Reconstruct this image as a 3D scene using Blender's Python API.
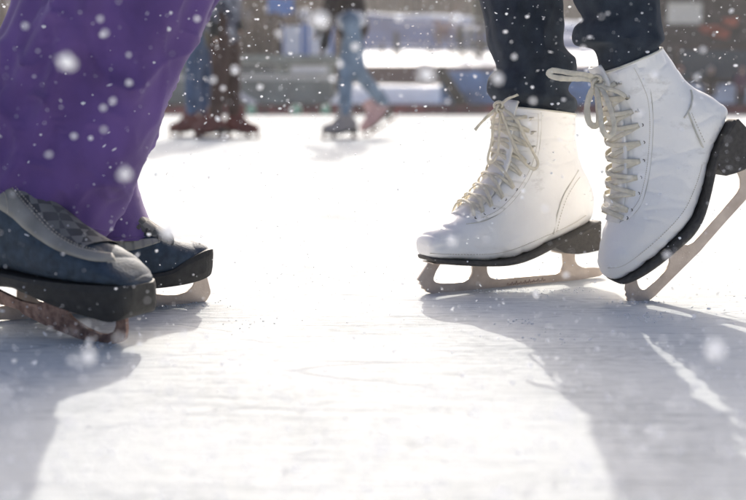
import bpy, bmesh, math, random
import numpy as np
from mathutils import Vector, Matrix, noise
R = math.radians
random.seed(7)
for o in list(bpy.data.objects): bpy.data.objects.remove(o)
sc = bpy.context.scene
col = sc.collection

# ------------------------------------------------------------------ camera
F_PX, CX, CY, PITCH, CAMH = 1024.0, 373.0, 250.0, 7.95, 0.286
cd = bpy.data.cameras.new('camera'); cam = bpy.data.objects.new('camera', cd); col.objects.link(cam)
cam.location = (0, 0, CAMH); cam.rotation_euler = (R(90 - PITCH), 0, 0)
cd.sensor_width = 36; cd.lens = 36 * F_PX / 746.0
cd.clip_start = 0.02; cd.clip_end = 600
cd.dof.use_dof = True; cd.dof.focus_distance = 1.50; cd.dof.aperture_fstop = 3.7; cd.dof.aperture_blades = 0
sc.camera = cam

# ------------------------------------------------------------------ light
SUN_EL, SUN_AZ = 26.0, -0.7        # azimuth measured from +Y towards +X
w = bpy.data.worlds.new('World'); sc.world = w; w.use_nodes = True
wn = w.node_tree; wn.nodes.clear()
sky = wn.nodes.new('ShaderNodeTexSky'); sky.sky_type = 'NISHITA'; sky.sun_disc = False
sky.sun_elevation = R(SUN_EL); sky.sun_rotation = R(SUN_AZ); sky.dust_density = 8.0; sky.air_density = 0.55
bg = wn.nodes.new('ShaderNodeBackground'); bg.inputs[1].default_value = 0.15
wo = wn.nodes.new('ShaderNodeOutputWorld')
wn.links.new(sky.outputs[0], bg.inputs[0]); wn.links.new(bg.outputs[0], wo.inputs[0])
sd = bpy.data.lights.new('sun', 'SUN'); sd.energy = 2.4; sd.angle = R(0.6); sd.color = (1.0, 0.95, 0.87)
so = bpy.data.objects.new('sun', sd); col.objects.link(so)
sv = Vector((math.sin(R(SUN_AZ)) * math.cos(R(SUN_EL)), math.cos(R(SUN_AZ)) * math.cos(R(SUN_EL)), math.sin(R(SUN_EL))))
so.rotation_euler = sv.to_track_quat('Z', 'Y').to_euler(); so.location = (0, 6, 8)
sc.view_settings.view_transform = 'Standard'; sc.view_settings.look = 'None'
sc.view_settings.exposure = 1.0; sc.view_settings.gamma = 1
sc.view_settings.use_curve_mapping = False
sc.render.engine = 'CYCLES'
try:
    sc.cycles.max_bounces = 6; sc.cycles.use_denoising = True
except Exception: pass

# ------------------------------------------------------------------ geometry of the view (to measure real positions)
ct, st = math.cos(R(PITCH)), math.sin(R(PITCH))
def ray(px, py):
    a, b = (px - CX) / F_PX, (CY - py) / F_PX
    return Vector((a, ct + b * st, -st + b * ct))
def ground(px, py, z=0.0):
    d = ray(px, py); t = (z - CAMH) / d.z
    return Vector((0, 0, CAMH)) + d * t
def at(px, py, Y):
    d = ray(px, py); return Vector((0, 0, CAMH)) + d * (Y / d.y)
def proj(p):
    x, y, z = p[0], p[1], p[2] - CAMH
    dep = y * ct - z * st; up = y * st + z * ct
    return (CX + F_PX * x / dep, CY - F_PX * up / dep)
class Plane:
    """vertical plane through a point, turned by yaw: local x along it, local y away from camera, local z up"""
    def __init__(s, px, py, yaw, O=None):
        s.O = ground(px, py) if O is None else O; s.yaw = R(yaw)
        s.d = Vector((math.cos(s.yaw), math.sin(s.yaw), 0)); s.n = Vector((-math.sin(s.yaw), math.cos(s.yaw), 0))
    def uv(s, px, py, w=0.0):
        c = Vector((0, 0, CAMH)); r = ray(px, py); t = ((s.O - c).dot(s.n) + w) / r.dot(s.n)
        p = c + r * t; return ((p - s.O).dot(s.d), p.z)
    def world(s, q):
        return s.O + s.d * q[0] + s.n * q[1] + Vector((0, 0, q[2]))

# ------------------------------------------------------------------ object helpers
def tag(o, label=None, cat=None, group=None, kind=None):
    if label: o['label'] = label
    if cat: o['category'] = cat
    if group: o['group'] = group
    if kind: o['kind'] = kind
    return o
def empty(name, loc, label, cat, group=None, rz=0):
    o = bpy.data.objects.new(name, None); col.objects.link(o); o.location = loc; o.rotation_euler = (0, 0, rz)
    o.empty_display_size = .05
    return tag(o, label, cat, group)
def link(name, bm, mat, parent=None, smooth=True, loc=None, rz=0.0, keep=None):
    me = bpy.data.meshes.new(name)
    if isinstance(bm, tuple):
        me.from_pydata(bm[0], [], bm[1])
    else:
        bm.to_mesh(me); bm.free()
    me.update()
    if mat: me.materials.append(mat)
    if smooth:
        for p in me.polygons: p.use_smooth = True
    o = bpy.data.objects.new(name, me); col.objects.link(o)
    if parent: o.parent = parent
    if loc is not None: o.location = loc
    o.rotation_euler[2] = rz
    return o
def realise(o):
    dg = bpy.context.evaluated_depsgraph_get(); dg.update()
    me = bpy.data.meshes.new_from_object(o.evaluated_get(dg))
    old = o.data; o.modifiers.clear(); o.data = me
    bpy.data.meshes.remove(old)
    me.name = o.name
    for p in me.polygons: p.use_smooth = True
    return o

# ------------------------------------------------------------------ materials
def mat(name, base, rough=.6, spec=.4, metal=0, var=.12, vscale=20, bump=0.0, bscale=60, base2=None, coat=0, sheen=0, trans=0, detail=6, bdist=.002):
    m = bpy.data.materials.new(name); m.use_nodes = True; n = m.node_tree; L = n.links
    b = n.nodes['Principled BSDF']
    b.inputs['Roughness'].default_value = rough; b.inputs['Metallic'].default_value = metal
    b.inputs['Specular IOR Level'].default_value = spec
    if coat: b.inputs['Coat Weight'].default_value = coat
    if sheen: b.inputs['Sheen Weight'].default_value = sheen
    tc = n.nodes.new('ShaderNodeTexCoord'); nz = n.nodes.new('ShaderNodeTexNoise')
    nz.inputs['Scale'].default_value = vscale; nz.inputs['Detail'].default_value = detail
    L.new(tc.outputs['Object'], nz.inputs['Vector'])
    cr = n.nodes.new('ShaderNodeValToRGB')
    b2 = base2 or tuple(max(0, c * (1 - var * 2)) for c in base)
    cr.color_ramp.elements[0].position = .3; cr.color_ramp.elements[1].position = .7
    cr.color_ramp.elements[0].color = (*b2, 1); cr.color_ramp.elements[1].color = (*[min(1, c * (1 + (0 if base2 else var))) for c in base], 1)
    L.new(nz.outputs['Fac'], cr.inputs[0]); L.new(cr.outputs[0], b.inputs['Base Color'])
    if bump:
        n2 = n.nodes.new('ShaderNodeTexNoise'); n2.inputs['Scale'].default_value = bscale; n2.inputs['Detail'].default_value = 8
        L.new(tc.outputs['Object'], n2.inputs['Vector'])
        bp = n.nodes.new('ShaderNodeBump'); bp.inputs['Strength'].default_value = bump; bp.inputs['Distance'].default_value = bdist
        L.new(n2.outputs['Fac'], bp.inputs['Height']); L.new(bp.outputs[0], b.inputs['Normal'])
    if trans:
        tr = n.nodes.new('ShaderNodeBsdfTranslucent'); mx = n.nodes.new('ShaderNodeMixShader'); mx.inputs[0].default_value = trans
        L.new(cr.outputs[0], tr.inputs[0]); out = n.nodes['Material Output']
        L.new(b.outputs[0], mx.inputs[1]); L.new(tr.outputs[0], mx.inputs[2]); L.new(mx.outputs[0], out.inputs[0])
    return m
M = {}
M['leather'] = mat('white_leather', (.88, .87, .84), .46, .45, vscale=11, bump=.5, bscale=130, coat=.06, base2=(.80, .785, .75), bdist=.0012)
def scuff(m):
    n = m.node_tree; L = n.links; b = n.nodes['Principled BSDF']; src = b.inputs['Base Color'].links[0].from_socket
    tc = n.nodes.new('ShaderNodeTexCoord'); mp = n.nodes.new('ShaderNodeMapping'); mp.inputs['Scale'].default_value = (1, 1, 2.2); L.new(tc.outputs['Object'], mp.inputs[0])
    t = n.nodes.new('ShaderNodeTexNoise'); t.inputs['Scale'].default_value = 38; t.inputs['Detail'].default_value = 10; t.inputs['Roughness'].default_value = .75; L.new(mp.outputs[0], t.inputs['Vector'])
    t2 = n.nodes.new('ShaderNodeTexNoise'); t2.inputs['Scale'].default_value = 11; L.new(tc.outputs['Object'], t2.inputs['Vector'])
    mu = n.nodes.new('ShaderNodeMath'); mu.operation = 'MULTIPLY'; L.new(t.outputs['Fac'], mu.inputs[0]); L.new(t2.outputs['Fac'], mu.inputs[1])
    mr = n.nodes.new('ShaderNodeMapRange'); mr.inputs[1].default_value = .31; mr.inputs[2].default_value = .40; mr.inputs[4].default_value = .55; L.new(mu.outputs[0], mr.inputs[0])
    mx = n.nodes.new('ShaderNodeMixRGB'); mx.inputs[2].default_value = (.52, .50, .46, 1); L.new(mr.outputs[0], mx.inputs[0]); L.new(src, mx.inputs[1]); L.new(mx.outputs[0], b.inputs['Base Color'])
scuff(M['leather'])
M['leather_edge'] = mat('leather_edge', (.62, .60, .53), .6, var=.1, vscale=60)
M['tongue'] = mat('white_felt_tongue', (.76, .75, .72), .8, var=.06, vscale=40, bump=.3, bscale=150)
M['lace'] = mat('cream_lace', (.82, .77, .64), .85, .2, var=.08, vscale=130, bump=.6, bscale=900, sheen=.2, trans=.2)
M['sole'] = mat('dark_worn_sole', (.055, .05, .046), .6, .25, var=.5, vscale=160, bump=.4, bscale=250, base2=(.085, .08, .072))
M['steel'] = mat('worn_steel', (.62, .53, .45), .42, metal=.4, var=.18, vscale=45, bump=.2, bscale=400, base2=(.47, .385, .32))
M['rust'] = mat('rusty_steel', (.36, .235, .19), .55, metal=.35, var=.3, vscale=110, bump=.4, bscale=400, base2=(.13, .075, .06))
M['eyelet'] = mat('dark_eyelet', (.06, .05, .04), .4, metal=.6)
M['hook'] = mat('hook_metal', (.55, .52, .45), .3, metal=.9)
M['legging'] = mat('dark_navy_fabric', (.044, .055, .072), .95, .06, var=.3, vscale=45, bump=.8, bscale=650, sheen=.08, bdist=.0015, base2=(.026, .033, .044))
M['purple'] = mat('purple_fabric', (.135, .080, .255), .9, .12, var=.14, vscale=12, bump=.5, bscale=700, sheen=.2, trans=.06, bdist=.001)
M['navy'] = mat('navy_nubuck', (.036, .056, .082), .7, .3, var=.2, vscale=80, bump=.4, bscale=300)
M['grey_panel'] = mat('grey_leather', (.27, .262, .235), .6, .4, var=.12, vscale=30, bump=.5, bscale=90)
M['rubber'] = mat('black_rubber', (.02, .02, .019), .65, .35, var=.3, vscale=90, bump=.6, bscale=120, base2=(.035, .034, .032))
M['dark_lace'] = mat('dark_grey_lace', (.11, .105, .10), .9, .1, var=.2, vscale=200)
M['stitch'] = mat('pale_stitching', (.55, .50, .40), .8)
M['skin'] = mat('skin', (.55, .36, .27), .5, var=.05)
M['hair'] = mat('brown_hair', (.10, .06, .035), .6, var=.3, vscale=60)

def plaid(name, c1, c2, c3, scale):
    m = bpy.data.materials.new(name); m.use_nodes = True; n = m.node_tree; L = n.links; b = n.nodes['Principled BSDF']
    b.inputs['Roughness'].default_value = .85
    tc = n.nodes.new('ShaderNodeTexCoord'); mp = n.nodes.new('ShaderNodeMapping'); mp.inputs['Rotation'].default_value = (0.3, R(-48), 0.2)
    L.new(tc.outputs['Object'], mp.inputs[0])
    ck = n.nodes.new('ShaderNodeTexChecker'); ck.inputs['Scale'].default_value = scale
    ck.inputs['Color1'].default_value = (*c1, 1); ck.inputs['Color2'].default_value = (*c2, 1)
    L.new(mp.outputs[0], ck.inputs['Vector'])
    wv = n.nodes.new('ShaderNodeTexWave'); wv.inputs['Scale'].default_value = scale * .16; wv.bands_direction = 'Z'; L.new(mp.outputs[0], wv.inputs['Vector'])
    mx = n.nodes.new('ShaderNodeMixRGB'); mx.inputs[2].default_value = (*c3, 1); mx.blend_type = 'MIX'
    mth = n.nodes.new('ShaderNodeMath'); mth.operation = 'MULTIPLY'; mth.inputs[1].default_value = .5
    L.new(wv.outputs['Fac'], mth.inputs[0]); L.new(mth.outputs[0], mx.inputs[0]); L.new(ck.outputs[0], mx.inputs[1])
    L.new(mx.outputs[0], b.inputs['Base Color'])
    return m
M['plaid_tongue'] = plaid('checked_tongue_cloth', (.065, .065, .065), (.20, .195, .18), (.14, .14, .13), 62)
M['plaid_coat'] = plaid('plaid_coat_cloth', (.05, .055, .08), (.26, .28, .33), (.10, .10, .13), 13)

# ------------------------------------------------------------------ ice and snow
def ice_mat():
    m = bpy.data.materials.new('scratched_ice'); m.use_nodes = True; n = m.node_tree; L = n.links; b = n.nodes['Principled BSDF']
    tc = n.nodes.new('ShaderNodeTexCoord')
    def nz(scale, rot, stretch, detail=6, dist=0.0):
        mp = n.nodes.new('ShaderNodeMapping'); mp.inputs['Rotation'].default_value = (0, 0, R(rot)); mp.inputs['Scale'].default_value = (1, stretch, 1)
        t = n.nodes.new('ShaderNodeTexNoise'); t.inputs['Scale'].default_value = scale; t.inputs['Detail'].default_value = detail
        t.inputs['Distortion'].default_value = dist
        L.new(tc.outputs['Object'], mp.inputs[0]); L.new(mp.outputs[0], t.inputs['Vector']); return t
    def math_(op, a, bb):
        k = n.nodes.new('ShaderNodeMath'); k.operation = op
        for i, v in enumerate((a, bb)):
            if isinstance(v, (int, float)): k.inputs[i].default_value = v
            else: L.new(v, k.inputs[i])
        return k.outputs[0]
    s1, s2, s3 = nz(9, 12, 22), nz(7, -38, 30), nz(14, 75, 18)
    g = nz(420, 0, 1, 4); blot = nz(3.2, 0, 1, 8); gr2 = nz(60, 20, 1.6, 10)
    cr = n.nodes.new('ShaderNodeValToRGB'); e = cr.color_ramp.elements
    e[0].position = .36; e[0].color = (.37, .395, .40, 1); e[1].position = .50; e[1].color = (.655, .675, .665, 1)
    mixh = math_('ADD', math_('MULTIPLY', s1.outputs['Fac'], .45), math_('ADD', math_('MULTIPLY', s2.outputs['Fac'], .25), math_('MULTIPLY', gr2.outputs['Fac'], .3)))
    mixb = math_('ADD', math_('MULTIPLY', mixh, .65), math_('MULTIPLY', blot.outputs['Fac'], .35))
    L.new(mixb, cr.inputs[0]); L.new(cr.outputs[0], b.inputs['Base Color'])
    cuts = None
    for (sc_, ro, stt, wd, dst) in ((1.6, 20, 5, .010, .6), (2.2, -50, 7, .009, .3), (1.2, 80, 6, .007, .9), (3.2, -15, 9, .012, .2), (2.6, 48, 8, .009, .4)):
        t_ = nz(sc_, ro, stt, 0, dst); a_ = math_('ABSOLUTE', math_('SUBTRACT', t_.outputs['Fac'], .5), 0)
        mr = n.nodes.new('ShaderNodeMapRange'); mr.inputs[1].default_value = 0; mr.inputs[2].default_value = wd; mr.inputs[3].default_value = 1; mr.inputs[4].default_value = 0; L.new(a_, mr.inputs[0])
        brk = nz(5, ro + 30, 1, 3); b2_ = n.nodes.new('ShaderNodeMapRange'); b2_.inputs[1].default_value = .45; b2_.inputs[2].default_value = .6; L.new(brk.outputs['Fac'], b2_.inputs[0])
        c_ = math_('MULTIPLY', mr.outputs[0], b2_.outputs[0]); cuts = c_ if cuts is None else math_('MAXIMUM', cuts, c_)
    cm = n.nodes.new('ShaderNodeMixRGB'); cm.inputs[2].default_value = (.46, .48, .49, 1)
    L.new(math_('MULTIPLY', cuts, .75), cm.inputs[0]); L.new(cr.outputs[0], cm.inputs[1]); L.new(cm.outputs[0], b.inputs['Base Color'])
    mixh = math_('SUBTRACT', mixh, math_('MULTIPLY', cuts, .35))
    h = math_('ADD', math_('MULTIPLY', mixh, 1.0), math_('ADD', math_('MULTIPLY', s3.outputs['Fac'], .3), math_('MULTIPLY', g.outputs['Fac'], .22)))
    bp = n.nodes.new('ShaderNodeBump'); bp.inputs['Strength'].default_value = .5; bp.inputs['Distance'].default_value = .006
    L.new(h, bp.inputs['Height']); L.new(bp.outputs[0], b.inputs['Normal'])
    rr = n.nodes.new('ShaderNodeMapRange'); rr.inputs[1].default_value = .35; rr.inputs[2].default_value = .65; rr.inputs[3].default_value = .55; rr.inputs[4].default_value = .75
    L.new(blot.outputs['Fac'], rr.inputs[0]); L.new(rr.outputs[0], b.inputs['Roughness'])
    b.inputs['Specular IOR Level'].default_value = .0
    return m
M['ice'] = ice_mat()
M['snow'] = mat('snow', (.84, .86, .89), .7, .3, var=.05, vscale=1.5, bump=.4, bscale=6, bdist=.05)
def grid(x0, x1, y0, y1, nx, ny, fz):
    v = [(x0 + (x1 - x0) * i / nx, y0 + (y1 - y0) * j / ny, 0) for j in range(ny + 1) for i in range(nx + 1)]
    v = [(x, y, fz(x, y)) for x, y, _ in v]
    f = [(j * (nx + 1) + i, j * (nx + 1) + i + 1, (j + 1) * (nx + 1) + i + 1, (j + 1) * (nx + 1) + i) for j in range(ny) for i in range(nx)]
    return v, f
tag(link('ice', grid(-45, 45, -30, 36.2, 4, 4, lambda x, y: 0), M['ice'], smooth=False), kind='structure')
def terr(x, y):
    r = lambda a, b, t: a + (b - a) * max(0, min(1, t))
    k = noise.noise(Vector((x * .25, y * .3, 1.3)))
    z = -.006
    if x > -1.3:                       # snow bank behind the barrier, right half
        z = r(z, 1.15 + .12 * k, (y - 37.2) / 1.1)
    if y > 43.5: z = r(1.15, 1.95, (y - 43.5) / .6) + .1 * k
    if y > 46: z = r(1.95, 3.6, (y - 46) / 17) + .12 * k
    if y > 74: z = r(3.6, 7.4 - x * .06, (y - 74) / 4.0) + .2 * k
    if y > 78: z = 7.3 + (y - 78) * .05 + .3 * k - x * .05
    return z
tag(link('snow_ground', grid(-70, 70, 36.15, 190, 140, 300, terr), M['snow']), kind='structure')
tag(link('snow_field', grid(-120, 120, -60, 200, 2, 2, lambda x, y: -.03), M['snow']), kind='structure')

# ------------------------------------------------------------------ mesh makers
def catmull(P, n):
    P = [np.array(p, float) for p in P]; out = []
    for i in range(len(P) - 1):
        p0 = P[max(i - 1, 0)]; p1 = P[i]; p2 = P[i + 1]; p3 = P[min(i + 2, len(P) - 1)]
        for k in range(n):
            t = k / n
            out.append(.5 * ((2 * p1) + (-p0 + p2) * t + (2 * p0 - 5 * p1 + 4 * p2 - p3) * t * t + (-p0 + 3 * p1 - 3 * p2 + p3) * t ** 3))
    out.append(P[-1]); return out
def chaikin(P, n=1, lim=None):
    for _ in range(n):
        Q = []
        for i in range(len(P)):
            a, b = np.array(P[i], float), np.array(P[(i + 1) % len(P)], float)
            L_ = np.linalg.norm(b - a); t = .25 if lim is None else min(.25, lim / max(L_, 1e-9))
            Q += [a + (b - a) * t, b - (b - a) * t]
        P = Q
    return [tuple(p) for p in P]
def extrude_poly(poly, hw, bevel=.0006, wtop=None):
    """poly in local x,z ; thickness +-hw on local y"""
    bm = bmesh.new()
    a = [bm.verts.new((p[0], -hw, p[1])) for p in poly]; b = [bm.verts.new((p[0], hw, p[1])) for p in poly]
    bm.faces.new(a); bm.faces.new(b[::-1])
    for i in range(len(poly)):
        j = (i + 1) % len(poly); bm.faces.new((a[j], a[i], b[i], b[j]))
    bmesh.ops.recalc_face_normals(bm, faces=bm.faces)
    if bevel:
        ed = [e for e in bm.edges if abs(e.verts[0].co.y - e.verts[1].co.y) < 1e-6]
        bmesh.ops.bevel(bm, geom=ed, offset=bevel, segments=1, affect='EDGES', clamp_overlap=True)
    return bm
def loft(rings, cap0=True, cap1=True):
    n = len(rings[0]); v = [tuple(p) for r in rings for p in r]; f = []
    for i in range(len(rings) - 1):
        for j in range(n):
            k = (j + 1) % n; f.append((i * n + j, i * n + k, (i + 1) * n + k, (i + 1) * n + j))
    if cap0: f.append(tuple(range(n))[::-1])
    if cap1: f.append(tuple((len(rings) - 1) * n + j for j in range(n)))
    return v, f
def ribbon(pts, normals, width, thick, taper=False):
    rings = []; N = len(pts); P = [Vector(p) for p in pts]
    for i in range(N):
        t = (P[min(i + 1, N - 1)] - P[max(i - 1, 0)]).normalized(); nn = Vector(normals[i]); nn = (nn - t * nn.dot(t))
        if nn.length < 1e-6: nn = t.orthogonal()
        nn.normalize(); s = t.cross(nn); wd = width * (1 - .25 * abs(math.sin(i * 1.3 + N)) * .5)
        if taper and i > N - 4: wd *= .5
        rings.append([P[i] + s * (wd / 2 * math.cos(a)) + nn * (thick / 2 * math.sin(a)) for a in [2 * math.pi * k / 8 for k in range(8)]])
    return loft(rings)
def tube(pts, r, n=8, r2=None):
    P = [Vector(p) for p in pts]; N = len(P); rings = []; up = None
    for i in range(N):
        t = (P[min(i + 1, N - 1)] - P[max(i - 1, 0)]).normalized()
        if up is None: up = t.orthogonal().normalized()
        up = (up - t * up.dot(t)).normalized(); s = t.cross(up); rr = r if r2 is None else r + (r2 - r) * i / (N - 1)
        rings.append([P[i] + up * (rr * math.cos(2 * math.pi * k / n)) + s * (rr * math.sin(2 * math.pi * k / n)) for k in range(n)])
    return loft(rings)
def merge(parts):
    v, f = [], []
    for a, b in parts:
        o = len(v); v += [tuple(p) for p in a]; f += [tuple(i + o for i in q) for q in b]
    return v, f
def boxm(x0, x1, y0, y1, z0, z1):
    v = [(x, y, z) for x in (x0, x1) for y in (y0, y1) for z in (z0, z1)]
    f = [(0, 1, 3, 2), (4, 6, 7, 5), (0, 4, 5, 1), (2, 3, 7, 6), (0, 2, 6, 4), (1, 5, 7, 3)]
    return v, f

# ------------------------------------------------------------------ boots
class Boot:
    NS, NP = 10, 84
    def __init__(s, plane, rings, px=True):
        """rings: (Fx,Fy,Bx,By,halfwidth,boxy) in photo pixels on the boot's own vertical plane, or local metres"""
        s.pl = plane; R_ = []
        for r in rings:
            a = plane.uv(r[0], r[1]) if px else (r[0], r[1]); b = plane.uv(r[2], r[3]) if px else (r[2], r[3])
            R_.append((a[0], a[1], b[0], b[1], r[4], r[5]))
        s.key = R_; s.R = catmull(R_, s.NS); s.N = len(s.R)
        s._g = None
    def surf(s, si, phi, off=0.0):
        si = max(0, min(s.N - 1.001, si)); i = int(si); t = si - i
        r = s.R[i] * (1 - t) + s.R[i + 1] * t
        F, B = np.array(r[:2]), np.array(r[2:4]); C = (F + B) / 2; w_, bx = r[4], r[5]
        h = np.linalg.norm(F - B) / 2 + 1e-9
        c, sn = math.cos(phi), math.sin(phi)
        if c < 0: e = bx; cc = -abs(c) ** e; ss = math.copysign(abs(sn) ** e, sn)
        else:
            e = .9; cc = c ** e; ss = math.copysign(abs(sn) ** e, sn)
        q = C + (F - C) * cc * (1 + off / h); return (q[0], -(w_ + off) * ss, q[1])
    def mesh(s, wr=.0, seed=0, cap1=True):
        rings = []
        for i in range(s.N):
            ring = []
            for k in range(s.NP):
                ph = 2 * math.pi * k / s.NP; p = Vector(s.surf(i, ph))
                if wr:
                    cr = 1 - abs(noise.noise(Vector((p.x * 18 + seed, p.y * 14, p.z * 34)))) * 2.5
                    nz = -max(0, cr) ** 4 * wr * 1.1 + noise.noise(p * 26 + Vector((seed, 0, 0))) * wr + noise.noise(Vector((p.x * 60, p.y * 60, p.z * 60 + seed))) * wr * .35
                    p2 = Vector(s.surf(i, ph, nz)); p = p2
                ring.append(p)
            rings.append(ring)
        return loft(rings, True, cap1)
    def grid_(s):
        if s._g is None:
            L_ = []
            for a in np.arange(0, s.N - 1, .25):
                for ph in np.linspace(.02, math.pi - .02, 110):
                    L_.append((*proj(s.pl.world(s.surf(a, ph))), a, ph))
            s._g = np.array(L_)
        return s._g
    def near(s, px, py):
        g = s.grid_(); d = (g[:, 0] - px) ** 2 + (g[:, 1] - py) ** 2; r = g[int(np.argmin(d))]; a, ph = r[2], r[3]
        T = np.array((px, py)); f = lambda a, ph: np.array(proj(s.pl.world(s.surf(a, ph))))
        best = (float(np.min(d)), a, ph)
        for _ in range(4):
            e = f(a, ph) - T; J = np.array([(f(a + .02, ph) - f(a, ph)) / .02, (f(a, ph + .01) - f(a, ph)) / .01]).T
            st_ = np.linalg.lstsq(J, -e, rcond=1e-2)[0]; a += float(np.clip(st_[0], -.3, .3)); ph += float(np.clip(st_[1], -.05, .05)); ph = min(max(ph, .005), math.pi - .005); a = min(max(a, 0), s.N - 1.01)
            dd = float(((f(a, ph) - T) ** 2).sum())
            if dd < best[0]: best = (dd, a, ph)
        return best[1], best[2]
    def npt(s, px, py, off=0.0):
        a, ph = s.near(px, py); return Vector(s.surf(a, ph, off))
    def nrm(s, a, ph):
        p = Vector(s.surf(a, ph)); q = Vector(s.surf(a, ph, .004)); v = q - p
        return v.normalized() if v.length > 1e-7 else Vector((0, -1, 0))
def seam_and_crease(b, pts, parent, name, m, r=.0012, off=.0008, n=5):
    P = catmull([tuple(b.npt(x, y, off)) for x, y in pts], n)
    return link(name, tube(P, r, 6), m, parent)
def stitches(b, line, parent, off=.0052, n=14):
    Q = catmull(line, n); parts = []
    for i in range(0, len(Q) - 1, 2):
        parts.append(tube([b.npt(*Q[i], off), b.npt(*Q[i + 1], off)], .0005, 5))
    return link('stitching', merge(parts), M['stitch'], parent)
def panel(b, up, lo, parent, name, m, th=.002, nu=30, nv=8):
    U, Lw = catmull(up, 6), catmull(lo, 6); V = []; W = []
    for i in range(nu + 1):
        a = U[min(len(U) - 1, round(i / nu * (len(U) - 1)))]; c = Lw[min(len(Lw) - 1, round(i / nu * (len(Lw) - 1)))]
        for j in range(nv + 1):
            q = a + (c - a) * j / nv; s_, ph = b.near(q[0], q[1])
            edge = 1 if 0 < j < nv and 0 < i < nu else .1
            V.append(b.surf(s_, ph, th * edge + .0004))
    f = [(i * (nv + 1) + j, i * (nv + 1) + j + 1, (i + 1) * (nv + 1) + j + 1, (i + 1) * (nv + 1) + j) for i in range(nu) for j in range(nv)]
    return link(name, (V, f), m, parent)
def sole_mesh(pl, st_, px=True):
    """stations: top px, bottom px, halfwidth"""
    rings = []
    S = []
    for tx, ty, bx, by, w_ in st_:
        a = pl.uv(tx, ty) if px else (tx, ty); b = pl.uv(bx, by) if px else (bx, by); S.append((*a, *b, w_))
    for r in catmull(S, 4):
        tu, tv, bu, bv, w_ = r; c = .0022
        ring = [(tu, -w_ + c, tv), (tu, w_ - c, tv), (tu + (bu - tu) * .2, w_, tv + (bv - tv) * .2), (tu + (bu - tu) * .75, w_ - .0005, tv + (bv - tv) * .75),
                (bu, w_ - c * 1.5, bv), (bu, -w_ + c * 1.5, bv), (tu + (bu - tu) * .75, -w_ + .0005, tv + (bv - tv) * .75), (tu + (bu - tu) * .2, -w_, tv + (bv - tv) * .2)]
        rings.append(ring)
    return loft(rings)
def tongue_mesh(pl, rows, hw=.024, bow=.010, th=.004):
    P = catmull([pl.uv(*r) for r in rows], 4); A = []; B = []
    for i, p in enumerate(P):
        q = P[min(i + 1, len(P) - 1)] - P[max(i - 1, 0)]; q = q / (np.linalg.norm(q) + 1e-9); nx, nz = -q[1], q[0]
        tw = hw * (.8 + .2 * math.sin(min(1, i / 6) * 1.57))
        for a in np.linspace(-1, 1, 11):
            d = bow * a * a + .0015 * noise.noise(Vector((i * .4, a * 2, 3)))
            A.append((p[0] - nx * d * s_dir, a * tw, p[1] - nz * d * s_dir)); B.append((p[0] - nx * (d + th) * s_dir, a * tw, p[1] - nz * (d + th) * s_dir))
    n = len(P); f = []
    for i in range(n - 1):
        for j in range(10):
            a = i * 11 + j; f.append((a, a + 1, a + 12, a + 11)); o = n * 11; f.append((o + a, o + a + 11, o + a + 12, o + a + 1))
    o = n * 11
    for j in range(10): f.append((j + 1, j, o + j, o + j + 1)); k = (n - 1) * 11 + j; f.append((k, k + 1, o + k + 1, o + k))
    for i in range(n - 1):
        a = i * 11; f.append((a, a + 11, o + a + 11, o + a)); a += 10; f.append((a + 11, a, o + a, o + a + 11))
    return A + B, f
s_dir = 1
def lacing(b, eye, parent, cross_to=None, off=.0075, width=.0065, thick=.0018):
    sp = [b.near(x, y) for x, y in eye]
    for i in range(len(sp) - 1):
        for sgn in (1, -1):
            (s0, p0), (s1, p1) = sp[i], sp[i + 1]; pts = []; nr = []
            K = 16
            for k in range(K + 1):
                t = k / K; ph = p0 * (1 - t) - p1 * t; s_ = s0 + (s1 - s0) * t
                jit = .5 * noise.noise(Vector((i * 3.1, t * 3, sgn * 5)))
                o = .0012 + off * min(1, 1.5 * math.sin(math.pi * t)) + (.0016 if sgn > 0 else 0)
                pts.append(b.surf(s_ + jit, sgn * ph, o)); nr.append(b.nrm(s_, sgn * ph))
            link('lace', ribbon(pts, nr, width, thick), M['lace'], parent)
def free_lace(pl, pts, parent, width=.0065, name='lace', thick=.0016, twist=0.0):
    """pts: photo px plus offset towards the viewer in metres"""
    P = []
    for x, y, w_ in pts:
        u, v = pl.uv(x, y, w_); P.append((u, w_, v))
    P = catmull(P, 5); N = len(P)
    nr = [(math.sin(twist * i / N) * .8, -1, .35 * math.sin(i * .5)) for i in range(N)]
    return link(name, ribbon(P, nr, width, thick), M['lace'], parent)
def eyelet(b, px, py, parent, r=.0026):
    a, ph = b.near(px, py); p = Vector(b.surf(a, ph, .0006)); n_ = b.nrm(a, ph); q = n_.to_track_quat('Z', 'Y')
    ring = lambda rr, h: [p + q @ Vector((rr * math.cos(t), rr * math.sin(t), h)) for t in [2 * math.pi * k / 12 for k in range(12)]]
    return link('eyelet', loft([ring(r, -.0005), ring(r, .0006), ring(r * .6, .0009), ring(r * .5, -.0005)], False, True), M['eyelet'], parent)
def hook(b, px, py, parent):
    a, ph = b.near(px, py); n_ = b.nrm(a, ph); p = Vector(b.surf(a, ph)); q = n_.to_track_quat('Z', 'Y')
    L_ = [p + q @ Vector(v) for v in ((0, 0, -.001), (0, 0, .003), (.001, 0, .0055), (.004, 0, .0068), (.0065, 0, .0062))]
    disc = lambda rr, h: [p + q @ Vector((rr * math.cos(t), rr * math.sin(t), h)) for t in [2 * math.pi * k / 12 for k in range(12)]]
    return link('hook', merge([tube(L_, .0013, 6), loft([disc(.0042, 0), disc(.0042, .0009)])]), M['hook'], parent)

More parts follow.
